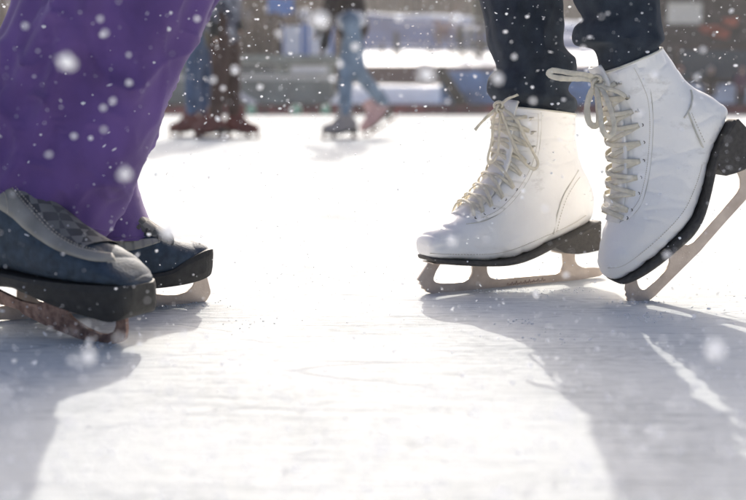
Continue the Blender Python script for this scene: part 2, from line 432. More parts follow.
# ---- cloth tube from photo outline: (Lx,Ly,Rx,Ry), centre distance Y, depth radius
def cloth_rings(rows, rad, folds=0.006, kf=5, seed=0, n=120, up=None):
    K = []
    for lx, ly, rx, ry, Y, *rr in rows:
        a, b = at(lx, ly, Y), at(rx, ry, Y); K.append((*a, *b, rr[0] if rr else rad))
    if up: K += up
    rings = []
    for i, r in enumerate(catmull(K, 16)):
        a, b, rd = Vector(r[:3]), Vector(r[3:6]), r[6]; c = (a + b) / 2; h = (b - a) / 2; hl = h.length
        ring = []
        for k in range(n):
            t = 2 * math.pi * k / n; p = c + h * math.cos(t) + Vector((0, -rd * math.sin(t), 0))
            d = Vector((h.normalized().x * math.cos(t), -math.sin(t), h.normalized().z * math.cos(t)))
            z = p.z
            e = folds * (noise.noise(Vector((math.cos(t) * kf * .6 + seed, math.sin(t) * kf * .6, z * 5))) + .35 * noise.noise(Vector((p.x * 14 + seed, p.y * 14, z * 16)))
                         + .5 * math.sin(t * kf + z * 9 + seed) * .5)
            rn = 1 - abs(noise.noise(Vector((p.x * 10 + z * 3 + seed, p.y * 8, z * 4 - p.x * 7)))) * 3.0
            r2_ = 1 - abs(noise.noise(Vector((p.x * 20 - z * 9 + seed, p.y * 14, z * 13 + p.x * 16)))) * 3.2
            e += folds * (.55 * max(0, rn) ** 3 + .28 * max(0, r2_) ** 3)
            e *= (.3 + .7 * abs(math.sin(t)))
            ring.append(p + d * e)
        rings.append(ring)
    return rings

# capsule bodies -> one continuous surface
def capsule_bm(bm, a, b, ra, rb):
    a, b = Vector(a), Vector(b); d = b - a; L_ = max(d.length, 1e-5); q = d.to_track_quat('Z', 'Y') if d.length > 1e-5 else Matrix.Identity(3).to_quaternion()
    rings = []
    for k in range(1, 6):
        t = -math.pi / 2 + k * math.pi / 2 / 5; rings.append((ra * math.cos(t), ra * math.sin(t)))
    for k in range(0, 5):
        t = k * math.pi / 2 / 5; rings.append((rb * math.cos(t), L_ + rb * math.sin(t)))
    vs = [[bm.verts.new(a + q @ Vector((r * math.cos(u), r * math.sin(u), z))) for u in [2 * math.pi * j / 14 for j in range(14)]] for r, z in rings]
    for i in range(len(vs) - 1):
        for j in range(14):
            k = (j + 1) % 14; bm.faces.new((vs[i][j], vs[i][k], vs[i + 1][k], vs[i + 1][j]))
    bm.faces.new(vs[0][::-1]); bm.faces.new(vs[-1])
def capsule_obj(name, caps, m, parent, voxel=.012, smooth=6, wrinkle=0, seed=0):
    bm = bmesh.new()
    for c in caps: capsule_bm(bm, *c)
    o = link(name, bm, m, parent)
    r = o.modifiers.new('r', 'REMESH'); r.mode = 'VOXEL'; r.voxel_size = voxel; r.use_smooth_shade = True
    s_ = o.modifiers.new('s', 'SMOOTH'); s_.iterations = smooth; s_.factor = .5
    realise(o)
    if wrinkle:
        for v in o.data.vertices:
            p = v.co; e = noise.noise(Vector((p.x * 9 + seed, p.y * 9, p.z * 13))) + .5 * noise.noise(Vector((p.x * 22, p.y * 22 + seed, p.z * 30)))
            v.co = p + v.normal * e * wrinkle
    return o
def body_parts(root, J, mats, scale=1.0, voxel=.012, no_trousers=False, seed=0, hat=None):
    """J: joints relative to root"""
    V = {k: Vector(v) for k, v in J.items()}
    k = scale; hip, neck, head = V['hip'], V['neck'], V['head']
    ax = V.get('side', Vector((0, 1, 0))) ; fwd = V.get('fwd', Vector((-1, 0, 0))); up = Vector((0, 0, 1))
    hl, hr = hip + ax * .09 * k, hip - ax * .09 * k; sl, sr = neck + ax * .17 * k - up * .06 * k, neck - ax * .17 * k - up * .06 * k
    chest = hip.lerp(neck, .65)
    caps = [(hip, chest, .13 * k, .14 * k), (chest, neck - up * .05 * k, .14 * k, .09 * k), (neck - up * .04, head - up * .04, .055 * k, .05 * k),
            (sl, sr, .07 * k, .07 * k),
            (head + up * .02, head + up * .04 + fwd * .01, .088 * k, .092 * k), (head - up * .05 + fwd * .035, head - up * .065 + fwd * .05, .055 * k, .035 * k),
            (head + fwd * .09, head - up * .02 + fwd * .112, .012 * k, .014 * k), (head - up * .055 + fwd * .085 - ax * .018, head - up * .055 + fwd * .085 + ax * .018, .012, .012),
            (head + ax * .09 + up * .01, head + ax * .092 - up * .02, .014, .012), (head - ax * .09 + up * .01, head - ax * .092 - up * .02, .014, .012),
            (head + fwd * .082 + up * .035 - ax * .04, head + fwd * .082 + up * .035 + ax * .04, .014, .014)]
    for s_, h in (('l', hl), ('r', hr)):
        caps += [(h, V['knee_' + s_], .085 * k, .045 * k), (V['knee_' + s_], V['ank_' + s_], .044 * k, .028 * k)]
        sh = sl if s_ == 'l' else sr; el, wr_ = V['elb_' + s_], V['wri_' + s_]
        caps += [(sh, el, .05 * k, .038 * k), (el, wr_, .036 * k, .026 * k)]
        d = (wr_ - el).normalized(); cr_ = d.cross(Vector((.2, .9, .1))).normalized(); sd_ = ax
        caps.append((wr_ + d * .02, wr_ + d * .075, .030 * k, .036 * k))
        for f_ in range(4):
            b0 = wr_ + d * .09 + sd_ * (.024 - .016 * f_); ln = (.055, .068, .062, .048)[f_]
            m_ = b0 + d * ln * .55; caps += [(b0, m_, .009, .0085), (m_, m_ + d * ln * .4 + fwd * .02, .0085, .007)]
        caps += [(wr_ + d * .03 + sd_ * .03, wr_ + d * .07 + sd_ * .055 + fwd * .01, .011, .009)]
    body = capsule_obj('body', caps, mats['skin'], root, voxel=min(voxel, .009), smooth=3)
    jk = [(hip - up * .04, chest, .165 * k, .165 * k), (chest, neck - up * .05, .165 * k, .10 * k), (sl, sr, .09 * k, .09 * k), (neck - up * .04, neck, .075, .07)]
    for s_ in 'lr':
        sh = sl if s_ == 'l' else sr; jk += [(sh, V['elb_' + s_], .072 * k, .058 * k), (V['elb_' + s_], V['wri_' + s_], .057 * k, .045 * k)]
    capsule_obj('jacket', jk, mats['jacket'], root, voxel=.014, smooth=8, wrinkle=.010, seed=seed)
    if not no_trousers:
        tr = [(hl, hr, .12 * k, .12 * k)]
        for s_, h in (('l', hl), ('r', hr)):
            tr += [(h, V['knee_' + s_], .11 * k, .078 * k), (V['knee_' + s_], V['ank_' + s_] + up * .04, .076 * k, .066 * k)]
        capsule_obj('trousers', tr, mats['trousers'], root, voxel=.014, smooth=6, wrinkle=.009, seed=seed + 3)
    for s_ in 'lr':
        el, wr_ = V['elb_' + s_], V['wri_' + s_]; d = (wr_ - el).normalized()
        if mats.get('glove'):
            g = [(wr_ - d * .01, wr_ + d * .075, .042 * k, .048 * k), (wr_ + d * .03 + ax * .03, wr_ + d * .08 + ax * .06, .017, .014)]
            for f_ in range(4):
                b0 = wr_ + d * .085 + ax * (.027 - .018 * f_); ln = (.06, .074, .067, .052)[f_]
                g += [(b0, b0 + d * ln, .0145, .012)]
            capsule_obj('glove', g, mats['glove'], root, voxel=.007, smooth=2)
    hc = hat or mats.get('hair', M['hair'])
    capsule_obj('hat' if hat else 'hair', [(head + up * .045 - fwd * .012, head + up * .075 - fwd * .02, .104 * k, .095 * k), (head + up * .0 - fwd * .035, head + up * .04 - fwd * .03, .088 * k, .09 * k)], hc, root, voxel=.012, smooth=4)
    return body

# ================================================================== RIGHT SKATER: white figure skates, dark leggings
plA = Plane(440, 293.5, 0, None)
gA0, gA1 = ground(432, 293.2), ground(600, 277.5)
plA = Plane(0, 0, math.degrees(math.atan2((gA1 - gA0).y, (gA1 - gA0).x)), gA0)
plB = Plane(638, 300.5, 6)
woman = empty('person', (0.42, 1.6, 0), 'person in dark leggings and white lace-up figure skates, one heel lifted', 'person')
def at_root(o, root, pl): o.parent = root; o.location = pl.O - root.location; o.rotation_euler = (0, 0, pl.yaw)
A_rings = [(421.5, 244, 423, 250, .010, .8), (422.5, 238, 424, 255, .022, .7), (426, 233, 428, 257.5, .030, .62), (434, 227.5, 438, 258, .036, .6), (446, 220.5, 452, 258.5, .041, .6), (460, 211, 467, 259, .043, .6),
           (471, 201.5, 484, 259, .044, .6), (480, 191, 503, 257, .042, .62), (487, 180.5, 522, 251.5, .038, .65), (493, 170, 545, 241, .034, .7),
           (497, 160, 570, 230, .032, .75), (498.5, 151, 587, 219.5, .031, .8), (499, 144, 591, 203, .033, .85), (499, 138, 588, 186, .033, .9), (499, 131, 580.5, 170, .033, .95),
           (499, 125, 575, 151, .035, 1), (500, 119, 573, 133, .038, 1), (502, 107, 572.5, 115, .041, 1)]
bA = Boot(plA, A_rings)
skA = link('skate_boot', bA.mesh(.0016, 1), M['leather']); at_root(skA, woman, plA)
skA['label'] = 'white lace-up skate boot standing flat on the ice'
soleA = link('sole', sole_mesh(plA, [(424, 255.5, 424.5, 258.5, .020), (430, 256.5, 430, 261, .032), (450, 257.5, 450, 262.3, .042), (484, 258, 484, 262.8, .046), (503, 256, 505, 260.5, .043), (522, 250.3, 525, 254.5, .037),
              (545, 240, 548, 244, .032), (570, 229, 572, 233, .033), (589, 219, 590, 223, .031)]), M['sole'], skA)
def P(pl, L_): return [pl.uv(x, y) for x, y in L_]
def heel_mesh(pl, poly, hw):
    return extrude_poly(chaikin(P(pl, poly), 1, .002), hw, .0015)
link('heel', heel_mesh(plA, [(543, 243), (556, 237), (574, 229), (590, 222), (589.5, 236), (589, 248), (578, 250.5), (566, 252), (555, 251), (546, 246.5)], .031), M['sole'], skA, smooth=False)
def picks(p0, p1, n, d):
    out = []
    for i in range(n):
        a = np.array(p0) + (np.array(p1) - np.array(p0)) * i / n; b = np.array(p0) + (np.array(p1) - np.array(p0)) * (i + .75) / n
        out += [tuple(a + np.array(d)), tuple(b)]
    return out
bladeA = [(429.5, 261), (424, 269), (418.5, 277)] + [(417, 280), (420, 281.5), (418.5, 284), (422, 285.5), (421, 288.5), (425, 289.5), (425.5, 292)] + \
    [(434, 293.6), (445, 294.5), (456, 294.3), (470, 293.2), (490, 291.5), (520, 288.3), (560, 282.3), (585, 278.6), (600, 276), (602.5, 273), (601.8, 268), (592, 267), (583, 267.5), (577, 265), (574.3, 260), (574.5, 250.5), (562, 250.5), (562.5, 258), (563, 265), (560.5, 271),
     (555, 274), (530, 276), (505, 278.3), (496, 279), (489.5, 277.5), (486.8, 272.5), (486, 261), (471.5, 261), (472, 268), (472.2, 273), (469.5, 278), (463, 281.8), (450, 283), (440, 283), (434.5, 282), (432.8, 279), (435, 272), (441, 262)]
def blade(pl, poly, parent, m, hw=.0022, name='blade', plates=()):
    bm = extrude_poly(P(pl, poly), hw, .0005)
    o = link(name, bm, m, parent, smooth=False)
    for pt in plates:                                # mounting plates under the sole
        a = P(pl, pt); q = link('mounting_plate', extrude_poly(a, .017, .0005), m, parent, smooth=False)
    return o
def densify(L_, keep=0, n=1): return chaikin(L_, n, 1.3)
blA = blade(plA, densify(bladeA), skA, M['steel'], plates=[[(428, 261.8), (491, 263), (491, 264), (428, 262.9)], [(557, 251.6), (582, 250.2), (582, 251.4), (557, 252.8)]])
# worn script-like engraving along the blade
for i, x in enumerate(range(0, 9)):
    gx = 506 + x * 4.3; gy = 284.2 - x * .55
    pts = [(gx, gy + 1.2), (gx + 1.2, gy - 1.6 - (i % 3) * .5), (gx + 2.0, gy + 1.0), (gx + 3.4, gy - .5), (gx + 4.3, gy + .6)]
    Q = [(plA.uv(a, b)[0], -.0024, plA.uv(a, b)[1]) for a, b in pts]
    link('engraving', tube(catmull(Q, 3), .0004, 5), M['rust'], skA)
s_dir = -1
link('tongue', tongue_mesh(plA, [(509, 95.5), (504, 100), (500.5, 110), (498.5, 122), (497.5, 135), (497, 150), (493, 165), (486, 179), (477, 192), (466, 204), (455, 213)], .026, .008), M['tongue'], skA)
seam_and_crease(bA, [(578, 170), (571, 182), (563, 196), (557, 214), (553, 234)], skA, 'seam_and_crease', M['leather_edge'], .0011)
seam_and_crease(bA, [(541, 112), (541, 130), (539, 150), (534, 168), (526, 184), (514, 200), (500, 213), (484, 221), (466, 224)], skA, 'seam_and_crease', M['leather_edge'], .0006, .0001)
rim = [Vector(bA.surf(bA.N - 1.01, 2 * math.pi * k / 60, -.0002)) for k in range(61)]
link('rim', tube(rim, .0016, 6), M['leather_edge'], skA)
eyA = [(476, 218), (485, 214), (493.8, 208), (505, 199.6), (516, 189.5), (523.6, 176), (528.5, 163), (531, 147), (531.5, 132), (529.5, 118)]
for e in eyA[:7]: eyelet(bA, *e, skA)
for e in eyA[7:]: hook(bA, *e, skA)
eyAl = [(x - 2.5, y - 1) for x, y in eyA]
lacing(bA, eyAl, skA)
for pts, wd in (([(498, 107, -.014), (488, 116, -.022), (480, 124, -.026), (475, 130, -.026)], .0055), ([(499, 108, -.012), (506, 100, -.024), (515, 96, -.03), (521, 93, -.032)], .005),
                ([(500, 107, -.016), (515, 118, -.03), (524, 135, -.036), (533, 152, -.040), (538, 163, -.042), (534, 169, -.042), (524, 162, -.040), (514, 145, -.034), (504, 120, -.022), (500, 109, -.018)], .006),
                ([(499, 108, -.012), (493, 120, -.018), (492, 140, -.022), (488, 158, -.022), (490, 163, -.022), (497, 155, -.022), (499, 135, -.022), (500, 110, -.016)], .005)):
    free_lace(plA, pts, skA, wd)
panel(bA, [(519, 112), (520, 130), (519, 148), (514, 165), (506, 181), (494, 196), (480, 208), (468, 215)], [(541, 113), (541, 130), (539, 150), (534, 168), (526, 184), (514, 200), (500, 213), (478, 222)], skA, 'eyelet_facing', M['leather'], .0011, 50, 8)
stitches(bA, [(538, 114), (538, 130), (536, 149), (531, 167), (523, 182), (511, 198), (497, 211), (480, 219)], skA, .0016, 24)
stitches(bA, [(579, 177), (574, 184), (566, 198), (560, 215), (556, 231)], skA, .0016, 12)
stitches(bA, [(430, 253), (450, 254), (484, 254), (503, 252), (522, 246), (545, 236), (570, 225), (586, 215)], skA, .0006, 24)
def knot(pl, px, py, w_, parent, r=.006):
    u, v = pl.uv(px, py, w_); c = Vector((u, w_, v)); pts = []
    for i in range(40):
        t = i / 39 * 2 * math.pi; pts.append(c + Vector((r * math.cos(2 * t) * (1 + .4 * math.cos(3 * t)), r * .6 * math.sin(3 * t), r * math.sin(2 * t) * (1 + .4 * math.cos(3 * t)))))
    return link('knot', tube(pts, .0022, 6), M['lace'], parent)
knot(plA, 499, 107, -.018, skA)

B_rings = [(603, 273.5, 607, 277, .010, .8), (600.5, 267, 614, 278.5, .023, .7), (599, 258, 624, 273, .032, .62), (600.5, 247, 637, 264, .038, .6), (604, 235, 652, 251.5, .042, .6), (608, 223, 667, 238, .044, .6), (611, 211, 679, 227, .043, .62),
           (613, 199, 689.5, 213, .040, .65), (614, 187, 697.5, 193, .036, .7), (614.5, 176, 704.5, 166, .034, .75), (614.5, 165, 714, 140, .032, .8), (614, 154, 724, 121, .032, .85), (613.5, 144, 725.5, 109, .033, .9), (612.5, 134, 713, 98, .034, .92),
           (610.5, 122, 697, 89, .034, .95), (608, 111, 686, 80, .035, 1), (605, 99, 676, 68, .038, 1), (602, 86, 667, 57, .040, 1), (600.5, 73, 660.5, 48, .042, 1)]
bB = Boot(plB, B_rings)
skB = link('skate_boot', bB.mesh(.0015, 9), M['leather']); at_root(skB, woman, plB)
skB['label'] = 'white lace-up skate boot tipped onto its toe pick'
link('sole', sole_mesh(plB, [(609, 277, 611, 280, .018), (614, 278, 618, 281.5, .028), (624, 272.3, 628.5, 276.5, .036), (637, 263, 641, 268, .041), (652, 250.5, 656, 256, .044), (667, 237, 671, 243, .045), (679, 226, 684, 231.5, .042), (689.5, 212.5, 694.5, 215.5, .038),
              (697.5, 193, 702, 194.5, .034), (704.5, 166, 709, 168, .031), (714, 140, 718, 142, .031), (725, 119.5, 729, 122, .030)]), M['sole'], skB)
link('heel', heel_mesh(plB, [(728.5, 118), (738, 128), (752, 141), (746, 152), (737, 168), (727, 172), (716, 175), (710, 168), (708, 160), (713, 146), (720, 132)], .031), M['sole'], skB, smooth=False)
bladeB = [(626, 276), (625.5, 284), (624.5, 290), (626.5, 292), (624.8, 295), (627, 297), (626, 300.5), (634, 301), (643, 301.5), (649.5, 300), (655, 295.5), (662, 288.4), (680, 270.5), (700, 250.8), (704, 246), (725, 222), (746, 199), (765, 177), (776, 163), (777, 157), (772, 155), (765, 160), (758, 166), (753, 167), (750, 162), (752, 154), (743, 156), (735, 165), (737, 172), (740, 179), (740, 186), (736, 193), (718, 214), (700, 234.5), (693, 241.8), (686, 245.2), (681, 243), (677, 238), (667, 248.5), (669, 256), (669.2, 263), (666, 269.5), (657, 279), (645, 289), (641, 289.5), (638, 286), (636.5, 280), (637.5, 270.5)]
blade(plB, densify(bladeB), skB, M['steel'], plates=[[(622, 280.5), (682, 234), (683, 235.3), (623, 281.9)], [(738, 167.5), (752, 144), (753, 145), (739, 168.3)]])
link('tongue', tongue_mesh(plB, [(589, 69.5), (594, 79), (599, 91), (604, 104), (608.5, 118), (611.5, 133), (613, 148), (613.3, 163), (613, 178), (612, 193), (610, 208), (607, 220)], .026, .008), M['tongue'], skB)
seam_and_crease(bB, [(688, 112), (694, 128), (701, 144), (708, 158)], skB, 'seam_and_crease', M['leather_edge'], .0012)
seam_and_crease(bB, [(690.5, 90), (692, 98), (690, 108), (684, 118)], skB, 'seam_and_crease', M['leather_edge'], .0013)  # ankle fold: crease shade drawn as a thin darker line
seam_and_crease(bB, [(648, 80), (652, 100), (653, 125), (652, 150), (649, 175), (643, 200), (634, 214), (620, 222)], skB, 'seam_and_crease', M['leather_edge'], .0006, .0001)
rim = [Vector(bB.surf(bB.N - 1.01, 2 * math.pi * k / 60, -.0002)) for k in range(61)]
link('rim', tube(rim, .0016, 6), M['leather_edge'], skB)
eyB = [(627, 218), (631.4, 210.4), (638.4, 193.6), (640.6, 177.6), (643.4, 160.8), (643.6, 142.4), (642, 125), (636, 111), (627, 97), (619, 83)]
for e in eyB[:7]: eyelet(bB, *e, skB)
for e in eyB[7:]: hook(bB, *e, skB)
lacing(bB, [(x - 3, y) for x, y in eyB], skB, off=.0085, width=.0078)
for pts, wd in (([(597, 82, -.020), (585, 79, -.030), (568, 79, -.040), (553, 77, -.048), (548.5, 73, -.050), (554, 70.5, -.048), (570, 73, -.040), (586, 75, -.030), (597, 79, -.020)], .0085),
                ([(598, 83, -.020), (605, 95, -.040), (612, 115, -.052), (614, 130, -.056), (608, 136.5, -.057), (602, 128, -.056), (600, 110, -.046), (597, 90, -.030), (597, 84, -.022)], .0085),
                ([(597, 83, -.020), (590, 95, -.03), (587, 108, -.035), (589, 122, -.038), (595, 126, -.038), (599, 121, -.038), (598, 100, -.03), (597, 86, -.024)], .010),
                ([(597, 82, -.020), (606, 88, -.034), (618, 92, -.040), (626, 97, -.042)], .007)):
    free_lace(plB, pts, skB, wd, thick=.0015)
panel(bB, [(612, 74), (620, 90), (629, 105), (632, 125), (632, 142), (632, 160), (629, 177), (627, 193), (622, 208), (618, 218)], [(636, 64), (645, 82), (651, 100), (653, 125), (652, 150), (649, 175), (643, 200), (634, 214), (626, 221)], skB, 'eyelet_facing', M['leather'], .0011, 50, 8)
stitches(bB, [(634, 68), (642, 84), (648, 101), (650, 125), (649, 149), (646, 174), (640, 198), (631, 212)], skB, .0016, 24)
stitches(bB, [(691, 113), (697, 127), (704, 143)], skB, .0016, 12)
stitches(bB, [(608, 268), (622, 266), (640, 254), (664, 233), (684, 210), (696, 184), (702, 164)], skB, .0006, 24)
knot(plB, 597, 82, -.024, skB, .007)

# leggings: two shins from the photo's outline, thighs above
def rows_at(rows, Y): return [(*r[:4], Y, *r[4:]) for r in rows]
YA = plA.world((plA.uv(535, 110)[0], 0, 0)).y; YB = plB.world((plB.uv(630, 60)[0], 0, 0)).y
up1 = [(.185, 1.645, .52, .29, 1.645, .54, .064), (.20, 1.635, .62, .34, 1.635, .63, .072), (.27, 1.62, .78, .44, 1.62, .78, .085), (.33, 1.61, .94, .52, 1.61, .94, .11)]
up2 = [(.30, 1.53, .53, .42, 1.53, .54, .062), (.31, 1.53, .62, .45, 1.53, .63, .072), (.34, 1.54, .78, .51, 1.54, .78, .085), (.36, 1.55, .94, .55, 1.55, .94, .10)]
leg1 = cloth_rings(rows_at([(492, 100, 574, 110, .038), (487, 90, 574, 101), (489, 78, 566, 89), (497, 68, 574, 74), (494, 56, 573, 60), (489, 40, 562, 46), (486, 20, 562, 24), (481.5, 0, 561, 0), (478, -22, 563, -22)], YA), .057, .0075, 4, 2, up=up1)
leg2 = cloth_rings(rows_at([(600, 69.5, 658, 46, .040), (596, 50, 663, 40), (575, 44, 662, 30), (575, 28, 660, 20), (584, 17, 658, 10), (575, 0, 657, 0), (570, -22, 656, -22)], YB), .050, .0075, 4, 8, up=up2)
def inside(b, n=120, rows=10):
    out = []
    for q in range(rows):
        a = b.N - 1.01 - (rows - 1 - q) * .9
        out.append([b.pl.world(b.surf(a, (math.pi - 2 * math.pi * k / n) % (2 * math.pi), -.004)) for k in range(n)])
    return out
leg1 = inside(bA) + leg1; leg2 = inside(bB) + leg2
lg = link('leggings', merge([loft([[p - woman.location for p in r] for r in leg1]), loft([[p - woman.location for p in r] for r in leg2])]), M['legging'], woman)
cen = lambda r: sum(r, Vector()) / len(r)
g1, g2, h1, h2 = [tuple(cen(r) - woman.location) for r in (leg1[58], leg2[30], leg1[154], leg2[122])]
J = dict(hip=(.02, -.02, .95), neck=(-.02, -.02, 1.44), head=(-.04, -.02, 1.58), side=(0, 1, 0), fwd=(-1, 0, 0), knee_l=h1, knee_r=h2,
         ank_l=g1, ank_r=g2, elb_l=(.02, .24, 1.12), elb_r=(.02, -.28, 1.12), wri_l=(-.14, .2, .96), wri_r=(-.14, -.26, .96))
M['coat1'] = mat('grey_wool', (.12, .12, .14), .9, var=.2, vscale=20)
body_parts(woman, J, dict(skin=M['skin'], jacket=M['coat1'], glove=M['legging']), no_trousers=True, hat=M['lace'])

# ================================================================== LEFT SKATER: purple trousers, dark skates
plC = Plane(108, 342.5, -27)
gD0, gD1 = ground(68, 314.5), ground(206, 301.5)
plD = Plane(0, 0, math.degrees(math.atan2((gD1 - gD0).y, (gD1 - gD0).x)), gD0)
man = empty('person', (-.5, 1.4, 0), 'person in wide purple trousers and blue-grey skates with checked tongues', 'person')
C_rings = [(142, 282, 143, 285, .012, .7), (138, 276, 139.5, 284, .026, .6), (131, 268, 130, 283, .036, .6), (121, 258, 116, 282, .041, .6), (110, 249, 102, 281, .044, .6), (93, 239, 85, 279.5, .045, .6), (76, 228, 67, 277, .045, .62), (60, 215, 50, 275, .043, .65),
           (45, 201, 32, 272, .041, .7), (31, 188, 12, 269, .040, .75), (17, 174, -8, 266, .039, .8), (4, 160, -30, 263, .039, .8), (-8, 148, -52, 258, .039, .85), (-18, 134, -70, 249, .039, .9), (-25, 116, -78, 224, .040, 1), (-30, 96, -80, 190, .043, 1), (-34, 76, -78, 155, .046, 1)]
bC = Boot(plC, C_rings)
skC = link('skate_boot', bC.mesh(.0012, 4), M['navy']); at_root(skC, man, plC)
skC['label'] = 'blue-grey skate boot nearest the camera over a rusty blade'
link('sole', sole_mesh(plC, [(143.5, 284, 143.5, 300, .020), (139, 282.5, 140.5, 312, .031), (130, 281.5, 131, 317, .038), (116, 280.5, 117, 313, .043), (88, 278, 88, 303, .047), (66, 275.5, 66, 295, .046), (44, 272.5, 45, 286.5, .044), (20, 268.5, 30, 282.5, .041), (-10, 264.5, -8, 281, .040), (-60, 257, -60, 276, .040), (-77, 252, -76, 270, .034)]), M['rubber'], skC, smooth=False)
bladeC = [(-58, 277), (-62, 284), (-55, 291), (0, 303.5), (20, 309.5), (24, 314), (44, 324), (62, 331.5), (81, 339), (94, 343), (108, 344.2), (121, 342.5), (126.5, 338.5), (127.8, 328), (127, 316), (117, 314), (117, 326), (114.5, 331.5), (108, 334), (101, 333.5), (88, 328), (75, 319.5), (68, 312), (65.5, 304), (66, 292), (50, 286), (50, 294), (47, 301), (38, 304), (22, 300.5), (0, 290), (-8, 284), (-9, 279), (-34, 277), (-36, 281)]
blC = blade(plC, densify(bladeC), skC, M['rust'], hw=.0026, plates=[[(45, 286.5), (72, 296.5), (72, 298), (45, 288)]])
blC['label'] = 'rusty red-brown blade'
panel(bC, [(4, 177), (18, 194), (33, 211), (55, 233), (77, 246.5), (95, 252), (114, 256)], [(-8, 205), (11, 217), (28, 232), (55, 249.5), (84, 259.5), (100, 262), (116, 262)], skC, 'side_panel', M['grey_panel'], .0045)
stitches(bC, [(6, 182), (20, 199), (35, 216), (56, 236.5), (78, 249), (96, 254.5), (112, 257.5)], skC)
stitches(bC, [(8, 180), (22, 197), (37, 213.5), (57, 234.5), (78, 247), (96, 252.5)], skC)
stitches(bC, [(-6, 200), (4, 194), (9, 204), (10, 215)], skC)
def top_strip(b, s0, s1, hw, parent, name, m, off=.004):
    V = []; rows = 40
    for i in range(rows + 1):
        s_ = s0 + (s1 - s0) * i / rows; 
        for j in range(13):
            ph = (j / 12 * 2 - 1) * hw; V.append(b.surf(s_, ph, off * (1 if 0 < j < 12 else .1) + .0012 * noise.noise(Vector((i * .3, j * .3, 1)))))
    f = [(i * 13 + j, i * 13 + j + 1, (i + 1) * 13 + j + 1, (i + 1) * 13 + j) for i in range(rows) for j in range(12)]
    return link(name, (V, f), m, parent)
top_strip(bC, 4.6 * bC.NS, 13 * bC.NS, .95, skC, 'tongue', M['plaid_tongue'], .0022)

D_rings = [(207, 252, 206.5, 259, .016, .7), (204.5, 245, 202, 263, .031, .6), (197, 241, 191, 269, .037, .6), (184, 240.5, 178, 272, .043, .6), (171, 237, 162, 274, .045, .6), (158, 230, 144, 276, .045, .6), (146, 222, 126, 278, .043, .65), (134, 213, 107, 279, .041, .7),
           (122, 203, 88, 279, .040, .75), (112, 190, 66, 278, .039, .8), (104, 176, 44, 275, .038, .85), (98, 163, 32, 266, .038, .9), (94, 148, 30, 248, .038, .95), (90, 130, 32, 222, .040, 1), (88, 110, 34, 190, .042, 1)]
bD = Boot(plD, D_rings)
skD = link('skate_boot', bD.mesh(.0012, 14), M['navy']); at_root(skD, man, plD)
skD['label'] = 'blue-grey skate boot farther back, toe just clear of the purple hem'
link('sole', sole_mesh(plD, [(208, 249.5, 207.5, 264, .022), (205, 246.5, 204, 271, .034), (194, 248.5, 194, 275.5, .043), (178, 256, 178, 279.5, .047), (162, 266, 162, 282, .048), (144, 270, 144, 284, .046), (107, 275, 107, 285, .043), (66, 276, 66, 285, .040), (30, 274, 30, 284.5, .039), (10, 270, 10, 284, .032)]), M['rubber'], skD, smooth=False)
bladeD = [(209, 286), (210.5, 292.5), (206, 301), (198, 303.6), (176, 305.6), (150, 308.6), (126, 311.2), (98, 313.5), (68, 316), (20, 319.5), (-4, 319.5), (-7, 311), (0, 306), (12, 304.5), (16.5, 299), (17, 283), (34, 283), (33.5, 293), (37, 300), (45, 302.5), (75, 302), (120, 300), (127, 297), (129, 290), (129, 282.5), (147.5, 282), (149, 288), (155, 293.8), (166, 295), (177, 294.5), (187, 291.5), (193, 286), (195.5, 277), (196, 273), (205, 270), (207, 278)]
blade(plD, densify(bladeD), skD, M['steel'], hw=.0026)
panel(bD, [(108, 236), (122, 240), (136, 239.5), (150, 238.5), (160, 240)], [(108, 248), (124, 251), (138, 249), (152, 245), (160, 242.5)], skD, 'side_panel', M['grey_panel'], .0035)
top_strip(bD, 4.3 * bD.NS, 12 * bD.NS, .95, skD, 'tongue', M['plaid_tongue'], .006)
for k, (s0, s1) in enumerate(((4.6, 5.3), (5.4, 6.1), (6.2, 6.9), (7.0, 7.7))):
    for sg in (1, -1):
        pts = [bD.surf((s0 + (s1 - s0) * t / 12) * bD.NS, sg * (t / 12 * 2 - 1) * 1.0, .0045) for t in range(13)]
        link('lace', ribbon(pts, [bD.nrm((s0 + (s1 - s0) * t / 12) * bD.NS, sg * (t / 12 * 2 - 1) * 1.0) for t in range(13)], .005, .0014), M['dark_lace'], skD)

YC, YD = 1.35, 1.445
upC = [(-.40, 1.36, .52, -.20, 1.36, .54, .10), (-.42, 1.37, .64, -.22, 1.37, .66, .10), (-.56, 1.38, .80, -.34, 1.38, .84, .11), (-.66, 1.38, .90, -.44, 1.38, .98, .12)]
upD = [(-.44, 1.5, .52, -.24, 1.5, .54, .08), (-.45, 1.5, .64, -.25, 1.5, .66, .09), (-.57, 1.49, .80, -.35, 1.49, .84, .10), (-.66, 1.48, .90, -.44, 1.48, .98, .11)]
near_leg = cloth_rings(rows_at([(-62, 138, 106, 237), (-55, 130, 121, 211), (-46, 122, 137, 180), (-36, 110, 153, 140), (-26, 94, 167, 101), (-13, 68, 183, 64), (2, 36, 200, 36), (18, 0, 216, 0), (28, -24, 222, -24)], YC), .085, .020, 5, 1, up=upC)
far_leg = cloth_rings(rows_at([(30, 224, 155, 238), (36, 213, 149, 223), (38, 200, 141, 202), (34, 180, 136, 180), (32, 150, 138, 150), (34, 110, 148, 110), (36, 60, 165, 60), (48, 0, 190, 0), (50, -24, 200, -24)], YD), .075, .007, 4, 6, up=upD)
def open_loft(rings, root):
    rr = [[p - root.location for p in r] for r in rings]
    c = lambda r: sum(r, Vector()) / len(r)
    inner = [[p + (c(r) - p).normalized() * .003 for p in r] for r in rr[:14]][::-1]
    return loft(inner + rr, False, True)
link('trousers', merge([open_loft(near_leg, man), open_loft(far_leg, man)]), M['purple'], man)
hem = []
